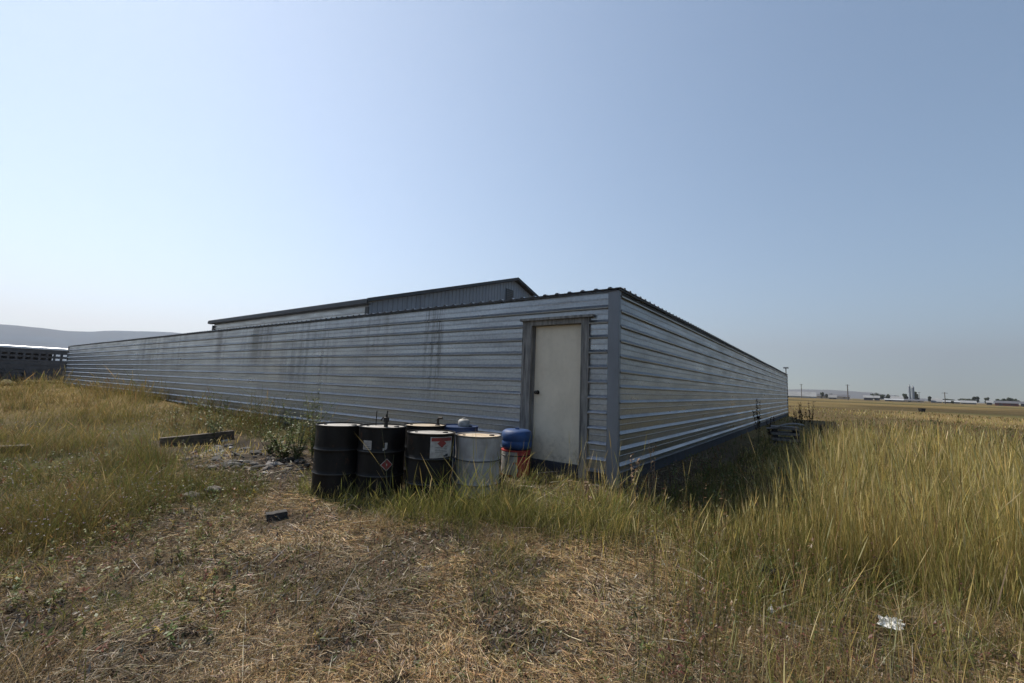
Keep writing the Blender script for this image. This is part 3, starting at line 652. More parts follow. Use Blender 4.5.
for k_ in range(20):
    t = rr.random(); px = 205 + 100 * t + rr.gauss(0, 6); py = 447 + 22 * rr.random(); p = at(px, py); mb = MB(); blob(mb, (0, 0, 0), (rr.uniform(.09, .2), rr.uniform(.04, .09), rr.uniform(.015, .04)), 0, 200 + k_, 2, .3)
    o = mb.build('wood_scrap', 'timber_dark' if k_ % 3 else 'bin_steel', None); o.location = (p[0], p[1], p[2] + .03); o.rotation_euler = (rr.uniform(-.4, .4), rr.uniform(-.35, .35), rr.uniform(0, 3))
    tag(o, 'dark broken wood scrap in the rubble patch' if k_ % 3 else 'grey weathered wood scrap in the rubble patch', 'wood scrap', 'dark wood scraps in the rubble patch' if k_ % 3 else 'grey wood scraps in the rubble patch')
# crumpled white plastic
def crumple(name, px, py, sx, sy, mat, label, cat, seed, rz, lift=.03, amp=.09):
    p = at(px, py); n = 16; vs = []; rs = np.random.default_rng(seed)
    for i in range(n):
        for j in range(n):
            s, t = i / (n - 1) - .5, j / (n - 1) - .5
            e = 1 - .45 * float(noise(np.array(math.atan2(t, s) * 2 + 9), np.array(seed * 3.), seed))
            z = amp * (float(fbm(np.array(s * 6 + seed), np.array(t * 6), seed, 3)) - .3) + rs.normal(0, .006); vs.append((s * sx * e, t * sy * e, max(0, z)))
    f1 = [(i * n + j, i * n + j + 1, (i + 1) * n + j + 1, (i + 1) * n + j) for i in range(n - 1) for j in range(n - 1)]
    mb = MB(); mb.add(vs, [f[::-1] for f in f1]); o = mb.build(name, mat, None); md = o.modifiers.new('thick', 'SOLIDIFY'); md.thickness = .002
    o.location = (p[0], p[1], p[2] + lift); o.rotation_euler = (.45, -.1, rz); return tag(o, label, cat)
crumple('crumpled_bag', 891, 634, .15, .085, 'white_paper', 'crumpled white plastic bag in the grass at lower right', 'bag', 3, -.75, .06, .05)
crumple('plastic_scrap', 771, 616, .05, .04, 'white_paper', 'tiny white plastic scrap on the straw below the black rubber scrap', 'scrap', 5, .4, .03, .04)
crumple('plastic_scrap', 927, 548, .12, .08, 'white_paper', 'pale torn plastic scrap caught low in the tall golden grass', 'scrap', 8, .2, .22, .05)
crumple('rubber_scrap', 768, 583, .14, .10, 'black_rag', 'black rubber scrap caught in the grass right of centre', 'rubber', 7, .9, .07, .10)

# stack of planks in the weeds along the shed side
p = at(785, 449); pal = empty('plank_stack', (p[0], p[1], p[2]), RZ + .15, 'low stack of grey planks in weeds beside the shed side wall', 'planks')
for k_ in range(4):
    mb = MB(); mb.box((-.32, -.28, .08 + k_ * .15), (.32, .28, .15 + k_ * .15), 0, rr.uniform(-.06, .06)); mb.build('plank', 'bin_steel', pal, bevel=.006)
    mb = MB()
    for xx in (-.25, .22): mb.box((xx - .05, -.26, -.001 + k_ * .15), (xx + .05, .26, .079 + k_ * .15))
    mb.build('bearer', 'timber_dark', pal)
mb = MB(); n = 9; vs = []
for i in range(n + 1):
    t = i / n; xx = -.42 + .85 * t; zz = .67 + .05 * math.sin(t * 5.) - .09 * t
    vs += [(xx, .1, zz), (xx, .36, zz - .01), (xx, .36, zz + .012), (xx, .1, zz + .022)]
mb.add(vs, [(i * 4 + k, i * 4 + 4 + k, i * 4 + 4 + (k + 1) % 4, i * 4 + (k + 1) % 4) for i in range(n) for k in range(4)] + [(0, 1, 2, 3), (n * 4 + 3, n * 4 + 2, n * 4 + 1, n * 4)])
wb = mb.build('warped_board', 'bin_steel', pal)

# dark trough far out in the field
p = at(922, 412.3); tro = empty('water_trough', (p[0], p[1], p[2]), .3, 'small dark trough standing alone in the open field', 'trough')
mb = MB(); mb.add([(-.55, -.28, .1), (.55, -.28, .1), (.55, .28, .1), (-.55, .28, .1), (-.68, -.36, .55), (.68, -.36, .55), (.68, .36, .55), (-.68, .36, .55), (-.6, -.3, .5), (.6, -.3, .5), (.6, .3, .5), (-.6, .3, .5)],
                  [(0, 3, 2, 1), (0, 1, 5, 4), (1, 2, 6, 5), (2, 3, 7, 6), (3, 0, 4, 7), (4, 5, 9, 8), (5, 6, 10, 9), (6, 7, 11, 10), (7, 4, 8, 11), (8, 9, 10, 11)]); mb.build('basin', 'black_rag', tro, bevel=.02)
for xx in (-.5, .42):
    for yy in (-.25, .19): mb = MB(); mb.box((xx, yy, -.1), (xx + .08, yy + .06, .12)); mb.build('leg', 'timber_dark', tro)

tro.scale = (.5, .5, .8)
# ------------------------------------------------------------------ far town on the plain
TM = {}
def tm(name, c, rough=.7):
    if name not in TM: TM[name] = simple(name, c, tuple(v * .8 for v in c), rough, 0, .15, (1, 1, 1), 0)
    return TM[name]
def far_building(px0, px1, ytop, yb, D, wall, roof, label, cat='building', name='farm_building', roofh=.45):
    a = atd(px0, yb, D); b = atd(px1, yb, D); g0 = -.05; c = (a + b) / 2
    Ln = np.linalg.norm((b - a)[:2]); ht = max(2.2, atd((px0 + px1) / 2, ytop, D)[2] - g0); rz = math.atan2(b[1] - a[1], b[0] - a[0])
    e = empty(name, (c[0], c[1], g0), rz, label, cat); dp = min(14, Ln * .6 + 4); hw = ht * (1 - roofh)
    m = MB(); m.box((-Ln / 2, 0, 0), (Ln / 2, dp, hw)); m.add([(-Ln / 2, 0, hw), (-Ln / 2, dp, hw), (-Ln / 2, dp / 2, ht - .1)], [(0, 2, 1)]); m.add([(Ln / 2, 0, hw), (Ln / 2, dp, hw), (Ln / 2, dp / 2, ht - .1)], [(0, 1, 2)]); m.build('wall', wall, e)
    m = MB(); o = .5
    m.add([(-Ln / 2 - o, -o, hw - .05), (Ln / 2 + o, -o, hw - .05), (Ln / 2 + o, dp / 2, ht), (-Ln / 2 - o, dp / 2, ht), (Ln / 2 + o, dp + o, hw - .05), (-Ln / 2 - o, dp + o, hw - .05)], [(0, 1, 2, 3), (3, 2, 4, 5)]); m.build('roof', roof, e)
    n = max(2, int(Ln / 8))
    for k in range(n):
        x = -Ln / 2 + (k + .5) * Ln / n; m = MB(); m.box((x - .8, -.08, .1 if k % 3 == 0 else hw * .35), (x + .8, -.02, hw * .72)); m.build('door' if k % 3 == 0 else 'window', tm('far_opening', (.06, .065, .07)), e)
W_, G_, T_, R_, DK = tm('far_white', (.19, .19, .195), .9), tm('far_grey', (.34, .35, .36)), tm('far_tan', (.38, .33, .27)), tm('far_barn_red', (.16, .05, .045)), tm('far_dark_roof', (.09, .09, .10))
WR = tm('far_white_roof', (.24, .245, .25), .9)
far_building(783, 816, 391.5, 396.5, 560, G_, WR, 'long white roofed building just beyond the end of the shed', roofh=.75)
far_building(816, 850, 394.3, 398, 600, T_, DK, 'long low tan building right of the long white roofed one')
far_building(829, 836.5, 394.8, 399.5, 420, W_, W_, 'small white shed alone at the field edge', 'shed', 'white_shed', .6)
far_building(864, 873, 395.4, 401, 520, DK, WR, 'dark shed with a bright white roof left of the silos')
far_building(874.5, 879.5, 395.6, 401, 530, DK, WR, 'narrow dark shed with a white roof, second left of the silos')
far_building(891, 906, 396.2, 400.6, 560, W_, WR, 'white roofed hall immediately left of the silos', roofh=.7)
far_building(885, 905, 399, 402, 470, W_, G_, 'low white flat building below the white hall')
far_building(905, 924, 400, 403, 460, T_, DK, 'low brown building at the foot of the silos')
far_building(931, 942, 398.6, 403.5, 520, G_, WR, 'white gabled building right of the silos', roofh=.7)
far_building(943, 960, 400.5, 404, 540, W_, G_, 'low pale house row behind the tall power pole')
far_building(961, 976, 400.6, 404.6, 500, W_, WR, 'long low white building left of the two round trees', roofh=.6)
far_building(987, 992, 400.6, 405, 480, DK, WR, 'small dark building with a white roof between round trees and barn')
far_building(995, 1019, 401, 406.5, 430, R_, DK, 'dark red barn near the right edge', 'barn', 'red_barn')
far_building(1021, 1045, 401.8, 407, 430, DK, DK, 'dark long building at the right edge beside the red barn')
# grain silos
for px0, px1, yt, lab in ((908.9, 911.3, 384.2, 'left and taller of two tall grey grain silos'), (912.1, 915.0, 385.4, 'right and wider of two tall grey grain silos')):
    a = atd(px0, 402, 520); b = atd(px1, 402, 520); c = (a + b) / 2; R0 = np.linalg.norm((b - a)[:2]) / 2; ht = atd((px0 + px1) / 2, yt, 520)[2]
    e = empty('grain_silo', (c[0], c[1], -.1), 0, lab, 'silo', 'grain silos on the plain'); m = MB()
    m.lathe([(R0, 0), (R0, ht * .88)], 20); m.build('body', tm('silo_grey', (.24, .27, .31)), e, smooth=40)
    m = MB(); m.lathe([(R0 * 1.03, ht * .88), (R0 * .3, ht * .96), (R0 * .3, ht), (.01, ht)], 20); m.build('cap', G_, e, smooth=40)
# poles
def pole(px, yt, yb, D, label, r=.16, arm=True, head=False):
    p = atd(px, yb, D); ht = atd(px, yt, D)[2] + .1; rz = -math.atan2(p[0], p[1])
    e = empty('utility_pole', (p[0], p[1], -.1), rz, label, 'pole'); m = MB(); m.tube([(0, 0, 0), (0, 0, ht)], [r * 1.2, r], 8); m.build('shaft', tm('pole_wood', (.12, .10, .085)), e)
    m = MB()
    if head: m.box((-r * 5, -r * 2, ht - .02), (r * 5, r * 2, ht + r * 3)); m.build('lamp_head', tm('lamp_grey', (.3, .3, .32)), e)
    else:
        for k in range(1 if D > 300 else 2): m.box((-1.2, -.08, ht - .5 - k * 1.), (1.2, .08, ht - .34 - k * 1.))
        m.build('crossarm', tm('pole_wood', (.12, .10, .085)), e)
pole(786.6, 368.5, 396, 150, 'tall yard light pole just past the end of the shed', .13, head=True)
pole(801.6, 384, 397, 420, 'thin utility pole between the light pole and the small white shed', .22)
pole(848, 384.5, 399, 380, 'utility pole right of the small white shed', .28)
pole(945.3, 392.3, 404, 330, 'utility pole right of the silos, alone before the trees', .17)
pole(919.5, 392, 402, 520, 'thin distant utility pole immediately right of the silos', .16)
pole(876.5, 392.5, 400, 600, 'faint far utility pole above the tree row left of the silos', .15)

# ------------------------------------------------------------------ trees of the town
def tree(px0, px1, yt, yb, D, label, seed, dens=1., col=(.05, .065, .035), name='round_tree', group=None):
    rs = np.random.default_rng(seed); a = atd(px0, yb, D); b = atd(px1, yb, D); c = (a + b) / 2; wdt = np.linalg.norm((b - a)[:2]); g0 = -.1
    ht = atd((px0 + px1) / 2, yt, D)[2] - g0; e = empty(name, (c[0], c[1], g0), 0, label, 'tree', group)
    m = MB(); m.tube([(0, 0, 0), (.1, 0, ht * .35), (0, .1, ht * .7)], [.05 * ht * .5, .03 * ht * .5, .01 * ht], 7)
    for k in range(4):
        t = rs.uniform(0, 6.28); m.tube([(0, 0, ht * .3), (math.cos(t) * wdt * .28, math.sin(t) * wdt * .28, ht * rs.uniform(.55, .75))], [.018 * ht * .5, .006 * ht], 5)
    m.build('trunk', tm('bark', (.08, .065, .05)), e)
    nc = int(7 + 2.2 * wdt / max(ht, 1) * 3); V = []; C = []
    for k in range(nc):
        f = rs.uniform(-.4, .4, 2) * wdt; zc = ht * rs.uniform(.35, .82); zc *= 1 - .35 * (abs(f[0]) / (wdt * .5)) ** 2; rad = np.array([wdt * .18 + ht * .03, wdt * .18 + ht * .03, ht * .17]); n = int(110 * dens)
        q = rs.normal(0, 1, (n, 3)); q /= np.linalg.norm(q, axis=1)[:, None]; q *= rs.random((n, 1)) ** .4; P = np.array([f[0], f[1] * .7, zc]) + q * rad
        P = P[(P[:, 2] < ht * 1.02) & (np.abs(P[:, 0]) < wdt * .55)]; n = len(P)
        s = rs.uniform(.035, .075, (n, 1)) * max(ht, 5); A = rs.normal(0, 1, (n, 3)); A /= np.linalg.norm(A, axis=1)[:, None]; B = rs.normal(0, 1, (n, 3)); B -= A * (A * B).sum(1)[:, None]; B /= np.linalg.norm(B, axis=1)[:, None]
        V.append(np.stack([P - A * s, P + B * s * .6, P + A * s, P - B * s * .6], 1).reshape(-1, 3)); cc = np.array(col) * rs.uniform(.6, 1.45, (n, 1)) * rs.uniform(.8, 1.2); C.append(np.repeat(cc, 4, 0))
    V = np.concatenate(V); C = np.concatenate(C); o = fastmesh('crown', V, np.arange(len(V)).reshape(-1, 4), np.zeros((0, 3), int), C, 'treeleaf'); o.parent = e
for t_ in ((820.5, 824.5, 391.6, 397, 600, 'small dark tree above the long tan building', 1), (825.5, 828.3, 393.2, 397.5, 600, 'smaller dark tree left of the small white shed', 2), (829.5, 832.5, 393, 398, 620, 'dark bush like tree behind the small white shed', 3),
           (866, 876, 393.2, 399, 600, 'broad tree behind the narrow white roofed sheds', 4), (874, 885, 392.8, 400, 620, 'broad tallest tree of the row left of the dark lone tree', 5), (885.3, 890.6, 394, 400.5, 540, 'dark lone round tree left of the white hall', 6), (891.5, 900, 395, 400, 640, 'low dark tree behind the white hall', 7),
           (903.5, 908.6, 392, 401.5, 535, 'tree hugging the left side of the silos', 8), (914.2, 918.8, 391.3, 402, 540, 'tall tree hugging the right side of the silos', 9), (928, 932, 395.8, 402.5, 520, 'small dark tree right of the silos', 10),
           (942, 956, 398.2, 403.5, 640, 'long low tree mass behind the pale house row', 11), (951, 954, 400.6, 404.2, 430, 'single green shrub in front of the pale house row', 12), (959, 975, 398, 403.5, 640, 'long low tree mass behind the long white building', 13), (973, 979.5, 395.6, 404, 560, 'left one of two tall round trees', 14), (984, 990.5, 396.8, 405, 540, 'right one of two tall round trees', 15),
           (995.5, 1006, 398.2, 406, 560, 'wide tree behind the left half of the red barn', 16), (1003, 1014, 396.6, 406, 560, 'highest tree behind the red barn', 17), (1011, 1021, 398.4, 406, 570, 'wide tree behind the right end of the red barn', 18)):
    tree(*t_, name='shrub' if 'shrub' in t_[5] else 'round_tree')

# ------------------------------------------------------------------ grass and ground cover (nobody could count it)
UP = np.array([0, 0, 1.])
def unit_dirs(n, lean, az=None):
    az = RNG.uniform(0, 2 * np.pi, n) if az is None else az
    return np.stack([np.cos(az) * lean, np.sin(az) * lean, np.ones(n)], 1), np.stack([np.cos(az), np.sin(az), np.zeros(n)], 1)
def sides(n):
    a = RNG.uniform(0, 2 * np.pi, n); return np.stack([np.cos(a), np.sin(a), np.zeros(n)], 1)
def tufts(n, k, r0, r1, a0=-66, a1=66, spread=.03, grow=.006, power=1.):
    x, y, r = scatter(n, r0, r1, a0, a1, power); s = spread + grow * r
    x = np.repeat(x, k) + RNG.normal(0, 1, n * k) * np.repeat(s, k); y = np.repeat(y, k) + RNG.normal(0, 1, n * k) * np.repeat(s, k)
    az = np.repeat(RNG.uniform(0, 6.28, n), k) + RNG.normal(0, 1.2, n * k); hv = np.repeat(RNG.normal(1, .2, n), k); return x, y, np.hypot(x, y), az, np.clip(hv, .5, 1.6)
drumxy = [(v[0], v[1]) for v in drums.values()] + [bxp]
def clear(x, y):
    ok = ~inside_buildings(x, y)
    for (a, b) in drumxy: ok &= (x - a) ** 2 + (y - b) ** 2 > .30 ** 2
    return ok & (np.hypot(x, y) > .5)
GOLD = [(.52, .40, .15, 4), (.43, .325, .10, 3), (.60, .50, .25, 2.5), (.25, .22, .065, 3), (.24, .14, .06, .8)]
GREENB = [(.08, .10, .02, 3), (.12, .125, .028, 2), (.16, .135, .04, 2), (.05, .065, .016, 1)]
GREENT = [(.27, .25, .06, 3), (.18, .20, .045, 3), (.34, .28, .09, 2), (.12, .15, .03, 2)]
STRAW = [(.43, .315, .175, 4), (.34, .24, .125, 4), (.44, .39, .29, 2), (.22, .17, .105, 3), (.10, .075, .052, 4), (.17, .10, .055, .6), (.52, .45, .30, 1.2), (.16, .15, .055, 1.2)]
MIX = [(.21, .155, .055, 3.5), (.15, .155, .036, 5), (.085, .115, .024, 5), (.25, .14, .055, 2.5), (.17, .055, .032, 1.6), (.36, .28, .15, 1.2)]

def tall_grass():
    B = Blades()
    x, y, r, az, hv = tufts(42000, 11, 1.6, 20, 2, 66, .045, .009)
    z, u, v, T, S, Mw, R = zones(x, y); dens = fbm(x * .9, y * .9, 71, 3)
    l_, q_ = LR(x, y); ok = T & clear(x, y) & (RNG.random(len(x)) < (.04 + 2.3 * (dens - .37)) * (.3 + .7 * sm(0, 150, u - np.interp(v, [430, 500, 560, 600, 640], [600, 640, 668, 720, 800])))) & ((u - 888) ** 2 + ((v - 640) * 1.2) ** 2 > 36 ** 2)
    side = np.where(q_ > -.3, sm(-2.6, -1.0, l_), 0)[ok]; x, y, z, r, az, hv, u, v = (q[ok] for q in (x, y, z, r, az, hv, u, v)); n = len(x)
    nearlow = 1.; xb = np.interp(v, [430, 500, 560, 600, 640], [600, 640, 668, 720, 800]); grow = (.2 + .8 * sm(0, 190, u - xb)) * (.5 + .5 * sm(0, 45, np.interp(u, [700, 800, 940, 1030], [575, 606, 622, 634]) - v))
    patch = .72 + .62 * fbm(x * .55, y * .55, 73, 3)
    h = (.62 * hv * patch * RNG.choice([.55, .8, 1., 1.2], n, p=[.25, .25, .3, .2]) * RNG.normal(1, .16, n) * nearlow * grow * (1 - .62 * side)).clip(.12, 1.02) * (1 - .25 * sm(8, 20, r))
    D, H = unit_dirs(n, np.abs(RNG.normal(.075, .07, n)) + .6 * (RNG.random(n) < .05) * RNG.random(n), az); bend = np.abs(RNG.normal(.06, .09, n)); Bv = H * bend[:, None] - UP * (bend * .25)[:, None]
    w = (.0013 + .00030 * r) * RNG.uniform(.5, 1.6, n)
    gpt = sm(.45, .62, fbm(x * .8, y * .8, 75, 3)); green = RNG.random(n) < .06 + .38 * gpt * (1 - sm(6, 14, r)); ct = np.where(green[:, None], pick(GREENT, n), pick(GOLD, n)); cb = np.where((RNG.random(n) < .5)[:, None], pick(GREENB, n), pick(GOLD, n) * .7)
    head = (RNG.random(n) < .45) & ~green
    k = ~head; B.add(P(x, y, z)[k], D[k], Bv[k], sides(k.sum()), h[k] * .86, w[k], cb[k], ct[k], (0, .4, .75), (1., .85, .5))
    k = head; B.add(P(x, y, z)[k], D[k], Bv[k], sides(k.sum()), h[k] * 1.12, w[k], cb[k] * .6 + ct[k] * .4, ct[k] * .95, (0, .5, .74, .78, .9), (.8, .6, .5, 1.9, 1.5))
    # thin stalks wandering out from the stand over the mown ground
    x, y, r, az, hv = tufts(2600, 7, 1.3, 7.5, -4, 60, .05, .006); z, u, v, T, S, Mw, R = zones(x, y); l_, q_ = LR(x, y)
    pr = np.exp(-np.maximum(0, np.interp(v, [470, 500, 560, 600, 640, 683], [560, 600, 660, 700, 740, 780]) - u) / 55.) * np.where(v > 640, .55, 1.) * (q_ < -.4)
    ok = ~T & clear(x, y) & (RNG.random(len(x)) < pr * 1.5 * fbm(x * 1.3, y * 1.3, 79, 3)) & ((u - 888) ** 2 + ((v - 640) * 1.2) ** 2 > 36 ** 2); x, y, z, r, az, hv = (q[ok] for q in (x, y, z, r, az, hv)); n = len(x)
    D, H = unit_dirs(n, np.abs(RNG.normal(.14, .12, n)), az); h = .34 * hv * RNG.uniform(.5, 1.7, n); g_ = RNG.random(n) < .35; ct = np.where(g_[:, None], pick(GREENT, n), pick(GOLD, n)); hd = (RNG.random(n) < .5) & ~g_; w = (.0013 + .0003 * r) * RNG.uniform(.6, 1.5, n)
    B.add(P(x, y, z)[hd], D[hd], H[hd] * .08, sides(hd.sum()), h[hd] * 1.2, w[hd], ct[hd] * .7, ct[hd], (0, .5, .74, .78, .9), (.8, .6, .5, 2., 1.5)); hd = ~hd
    B.add(P(x, y, z)[hd], D[hd], H[hd] * .15, sides(hd.sum()), h[hd], w[hd], ct[hd] * .6, ct[hd], (0, .5), (1., .8))
    # low understorey hiding the soil
    x, y, r, az, hv = tufts(7000, 8, 1.6, 20, 2, 66, .05, .008); z, u, v, T, S, Mw, R = zones(x, y); ok = T & clear(x, y); x, y, z, r, az = (q[ok] for q in (x, y, z, r, az)); n = len(x)
    D, H = unit_dirs(n, np.abs(RNG.normal(.4, .25, n)), az); h = RNG.uniform(.10, .30, n); bend = np.abs(RNG.normal(.3, .2, n))
    B.add(P(x, y, z), D, H * bend[:, None] - UP * (bend * .4)[:, None], sides(n), h, (.004 + .0008 * r), pick(GREENB, n), pick(MIX, n), (0, .5), (1, .8))
    tag(B.build('tall_dry_grass', 'leaf'), 'tall golden dry grass with green bases right of the shed', 'grass', kind='stuff')
def P(x, y, z): return np.stack([x, y, z - .01], 1)
def mid_grass():
    B = Blades()
    for part, cnt, k, hh in (('S', 14000, 9, .29), ('M', 52000, 8, .20)):
        x, y, r, az, hv = tufts(cnt, k, 2.2 if part == 'S' else 2.0, 8.5 if part == 'S' else 42, -40 if part == 'S' else -66, 30 if part == 'S' else 2, .03, .006)
        z, u, v, T, S, Mw, R = zones(x, y); l, rr_ = LR(x, y); d = fbm(x * 1.1, y * 1.1, 81, 3)
        ok = ((S & ~T) if part == 'S' else (Mw & ~R & ~S)) & clear(x, y) & (RNG.random(len(x)) < .15 + 1.7 * (d - .2))
        x, y, z, r, az, hv, u, v, d = (q[ok] for q in (x, y, z, r, az, hv, u, v, d)); n = len(x)
        big = sm(.42, .62, fbm(x * .7 + 3, y * .7, 83, 3)); l, rr_ = LR(x, y); hug = 1 - .55 * (1 - sm(.3, 1.5, -rr_)) * (part == 'S')
        hug = hug * (1 - .42 * sm(490, 540, u) * (part == 'S'))
        h = hh * hv * RNG.normal(1, .25, n).clip(.4, 1.8) * (.5 + 1.1 * big) * hug
        if part == 'M': h = h * (1 + .6 * sm(9, 20, r)) * (1 - .35 * sm(510, 560, v)) * (1 + 1.1 * sm(1.6, .3, -rr_) * sm(2.5, 4, l) * sm(14, 9, l))
        D, H = unit_dirs(n, np.abs(RNG.normal(.3, .25, n)), az); bend = np.abs(RNG.normal(.28, .25, n)); Bv = H * bend[:, None] - UP * (bend * .35)[:, None]
        w = ((.0018 + .00038 * r) if part == 'S' else (.0014 + .00030 * r)) * RNG.uniform(.6, 1.4, n)
        if part == 'S': cb, ct = pick(GREENB, n), np.where((RNG.random(n) < .6)[:, None], pick(GREENT, n), pick(GOLD, n))
        else:
            dry = (.34 + .42 * sm(8, 18, r) + .9 * (fbm(x * .5, y * .5, 85, 3) - .5) - .35 * ((u > 130) & (u < 262) & (v > 455)))
            cb = np.where((RNG.random(n) < dry)[:, None], pick(MIX, n) * .7, pick(GREENB, n)); ct = np.where((RNG.random(n) < dry)[:, None], pick(GOLD, n) * np.array([.74, .66, .64]), pick(MIX, n)); tone_ = (.6 + .8 * fbm(x * .45, y * .45, 87, 4))[:, None]; cb = cb * tone_; ct = ct * tone_  # patchy random tone across the meadow blades
        head = RNG.random(n) < (.2 if part == 'S' else .10)
        k_ = ~head; B.add(P(x, y, z)[k_], D[k_], Bv[k_], sides(k_.sum()), h[k_], w[k_], cb[k_], ct[k_], (0, .5), (1., .75))
        k_ = head; B.add(P(x, y, z)[k_], D[k_], Bv[k_] * .6, sides(k_.sum()), h[k_] * 1.4, w[k_], cb[k_], ct[k_], (0, .6, .72, .88), (.6, .45, 1.7, 1.3))
    tag(B.build('green_grass', 'leaf'), 'mixed green and dry grass in front of the drums and along the long wall', 'grass', kind='stuff')
def straw():
    B = Blades()
    # mat of lying stems
    x, y, r = scatter(470000, .85, 9.5, -66, 66, .95); z, u, v, T, S, Mw, R = zones(x, y)
    keep = np.where(T, .15, np.where(S | Mw, .25, np.where(R, .40, 1.))); dn = fbm(x * 2.2, y * 2.2, 91, 3)
    ok = clear(x, y) & (RNG.random(len(x)) < keep * (.04 + 1.7 * sm(.33, .62, dn))); x, y, z, r, dn = (q[ok] for q in (x, y, z, r, dn)); n = len(x)
    a = fbm(x * 1.2, y * 1.2, 93, 2) * 9 + RNG.normal(0, .9, n); pt = RNG.normal(.10, .22, n)
    D = np.stack([np.cos(a), np.sin(a), pt], 1); bd = RNG.normal(0, .25, n); Bv = np.stack([-np.sin(a) * bd, np.cos(a) * bd, -np.abs(pt) * .4], 1)
    S_ = np.stack([-np.sin(a), np.cos(a), RNG.normal(0, .6, n)], 1); L_ = RNG.gamma(3., .019, n).clip(.015, .24) * (.75 + .1 * r)
    pt_ = fbm(x * .9 + 4, y * .9, 99, 3)[:, None]; c = pick(STRAW, n) * (.76 + .8 * sm(.35, .65, pt_)) * np.where(fbm(x * .6, y * .6 + 7, 98, 3)[:, None] > .52, np.array([1.05, .97, .87]), np.array([.97, .95, .97])); zz = z + np.abs(RNG.normal(0, .018, n)) + .004
    B.add(np.stack([x, y, zz], 1), D, Bv, S_, L_, (.0011 + .00036 * r) * RNG.uniform(.6, 1.6, n), c, c * RNG.uniform(.8, 1.1, (n, 1)), (0, .5), (1., .9))
    # fine crumbled litter, dark and grey
    x, y, r = scatter(130000, .9, 8, -66, 66, .95); z, u, v, T, S, Mw, R = zones(x, y); ok = clear(x, y) & ~(T & (RNG.random(len(x)) < .7)); x, y, z, r = (q[ok] for q in (x, y, z, r)); n = len(x)
    a = RNG.uniform(0, 6.28, n); D = np.stack([np.cos(a), np.sin(a), RNG.normal(.3, .5, n)], 1); S_ = np.stack([-np.sin(a), np.cos(a), RNG.normal(0, .5, n)], 1)
    c = pick([(.10, .075, .055, 3), (.20, .15, .10, 3), (.30, .27, .23, 1.5), (.16, .08, .05, 1), (.10, .11, .035, 1.2)], n)
    B.add(np.stack([x, y, z + .003], 1), D, D * 0, S_, RNG.uniform(.012, .04, n) * (.8 + .12 * r), (.006 + .0012 * r) * RNG.uniform(.5, 1.3, n), c, c, (0, .5), (.7, 1.))
    # short upright tufts left by the mower
    x, y, r, az, hv = tufts(24000, 12, 1., 9, -66, 60, .026, .004); z, u, v, T, S, Mw, R = zones(x, y); d = fbm(x * 1.5, y * 1.5, 95, 3)
    ok = clear(x, y) & ~T & ~S & ~R & (RNG.random(len(x)) < 3.2 * (d - .42)); x, y, z, r, az, hv, u = (q[ok] for q in (x, y, z, r, az, hv, u)); n = len(x)
    D, H = unit_dirs(n, np.abs(RNG.normal(.45, .3, n)), az); bend = np.abs(RNG.normal(.35, .25, n)); grn = fbm(x * 1.4, y * 1.4, 97, 3) > .50
    gr = grn & (RNG.random(n) < .6)
    B.add(P(x, y, z), D, H * bend[:, None] - UP * (bend * .4)[:, None], sides(n), .095 * hv * RNG.uniform(.4, 1.7, n) * (.55 + .9 * sm(.5, .68, fbm(x * 1.3 + 2, y * 1.3, 94, 3))), (.0017 + .0005 * r), np.where(gr[:, None], pick(GREENB, n), pick(STRAW, n) * .8), np.where(gr[:, None], pick(GREENT, n), np.where((RNG.random(n) < .6)[:, None], pick(GOLD, n) * np.array([.88, .74, .72]), pick(STRAW, n))), (0, .5), (1., .8))
    # scattered long pale stalks
    x, y, r = scatter(1500, 1., 8, -66, 60); z, u, v, T, S, Mw, R = zones(x, y); ok = clear(x, y); x, y, z, r = (q[ok] for q in (x, y, z, r)); n = len(x); a = RNG.uniform(0, 6.28, n)
    pt = np.abs(RNG.normal(.12, .2, n)); D = np.stack([np.cos(a), np.sin(a), pt], 1); S_ = np.stack([-np.sin(a), np.cos(a), RNG.normal(0, .6, n)], 1)
    c = pick([(.55, .47, .33, 3), (.50, .45, .38, 2), (.42, .33, .2, 2)], n); B.add(np.stack([x, y, z + .02], 1), D, D * 0 - UP * .05, S_, RNG.uniform(.12, .36, n), .0022 + .0004 * r, c, c, (0, .5), (1, .8))
    tag(B.build('flattened_straw', 'leaf'), 'flattened dry straw and litter covering the foreground', 'straw', kind='stuff')
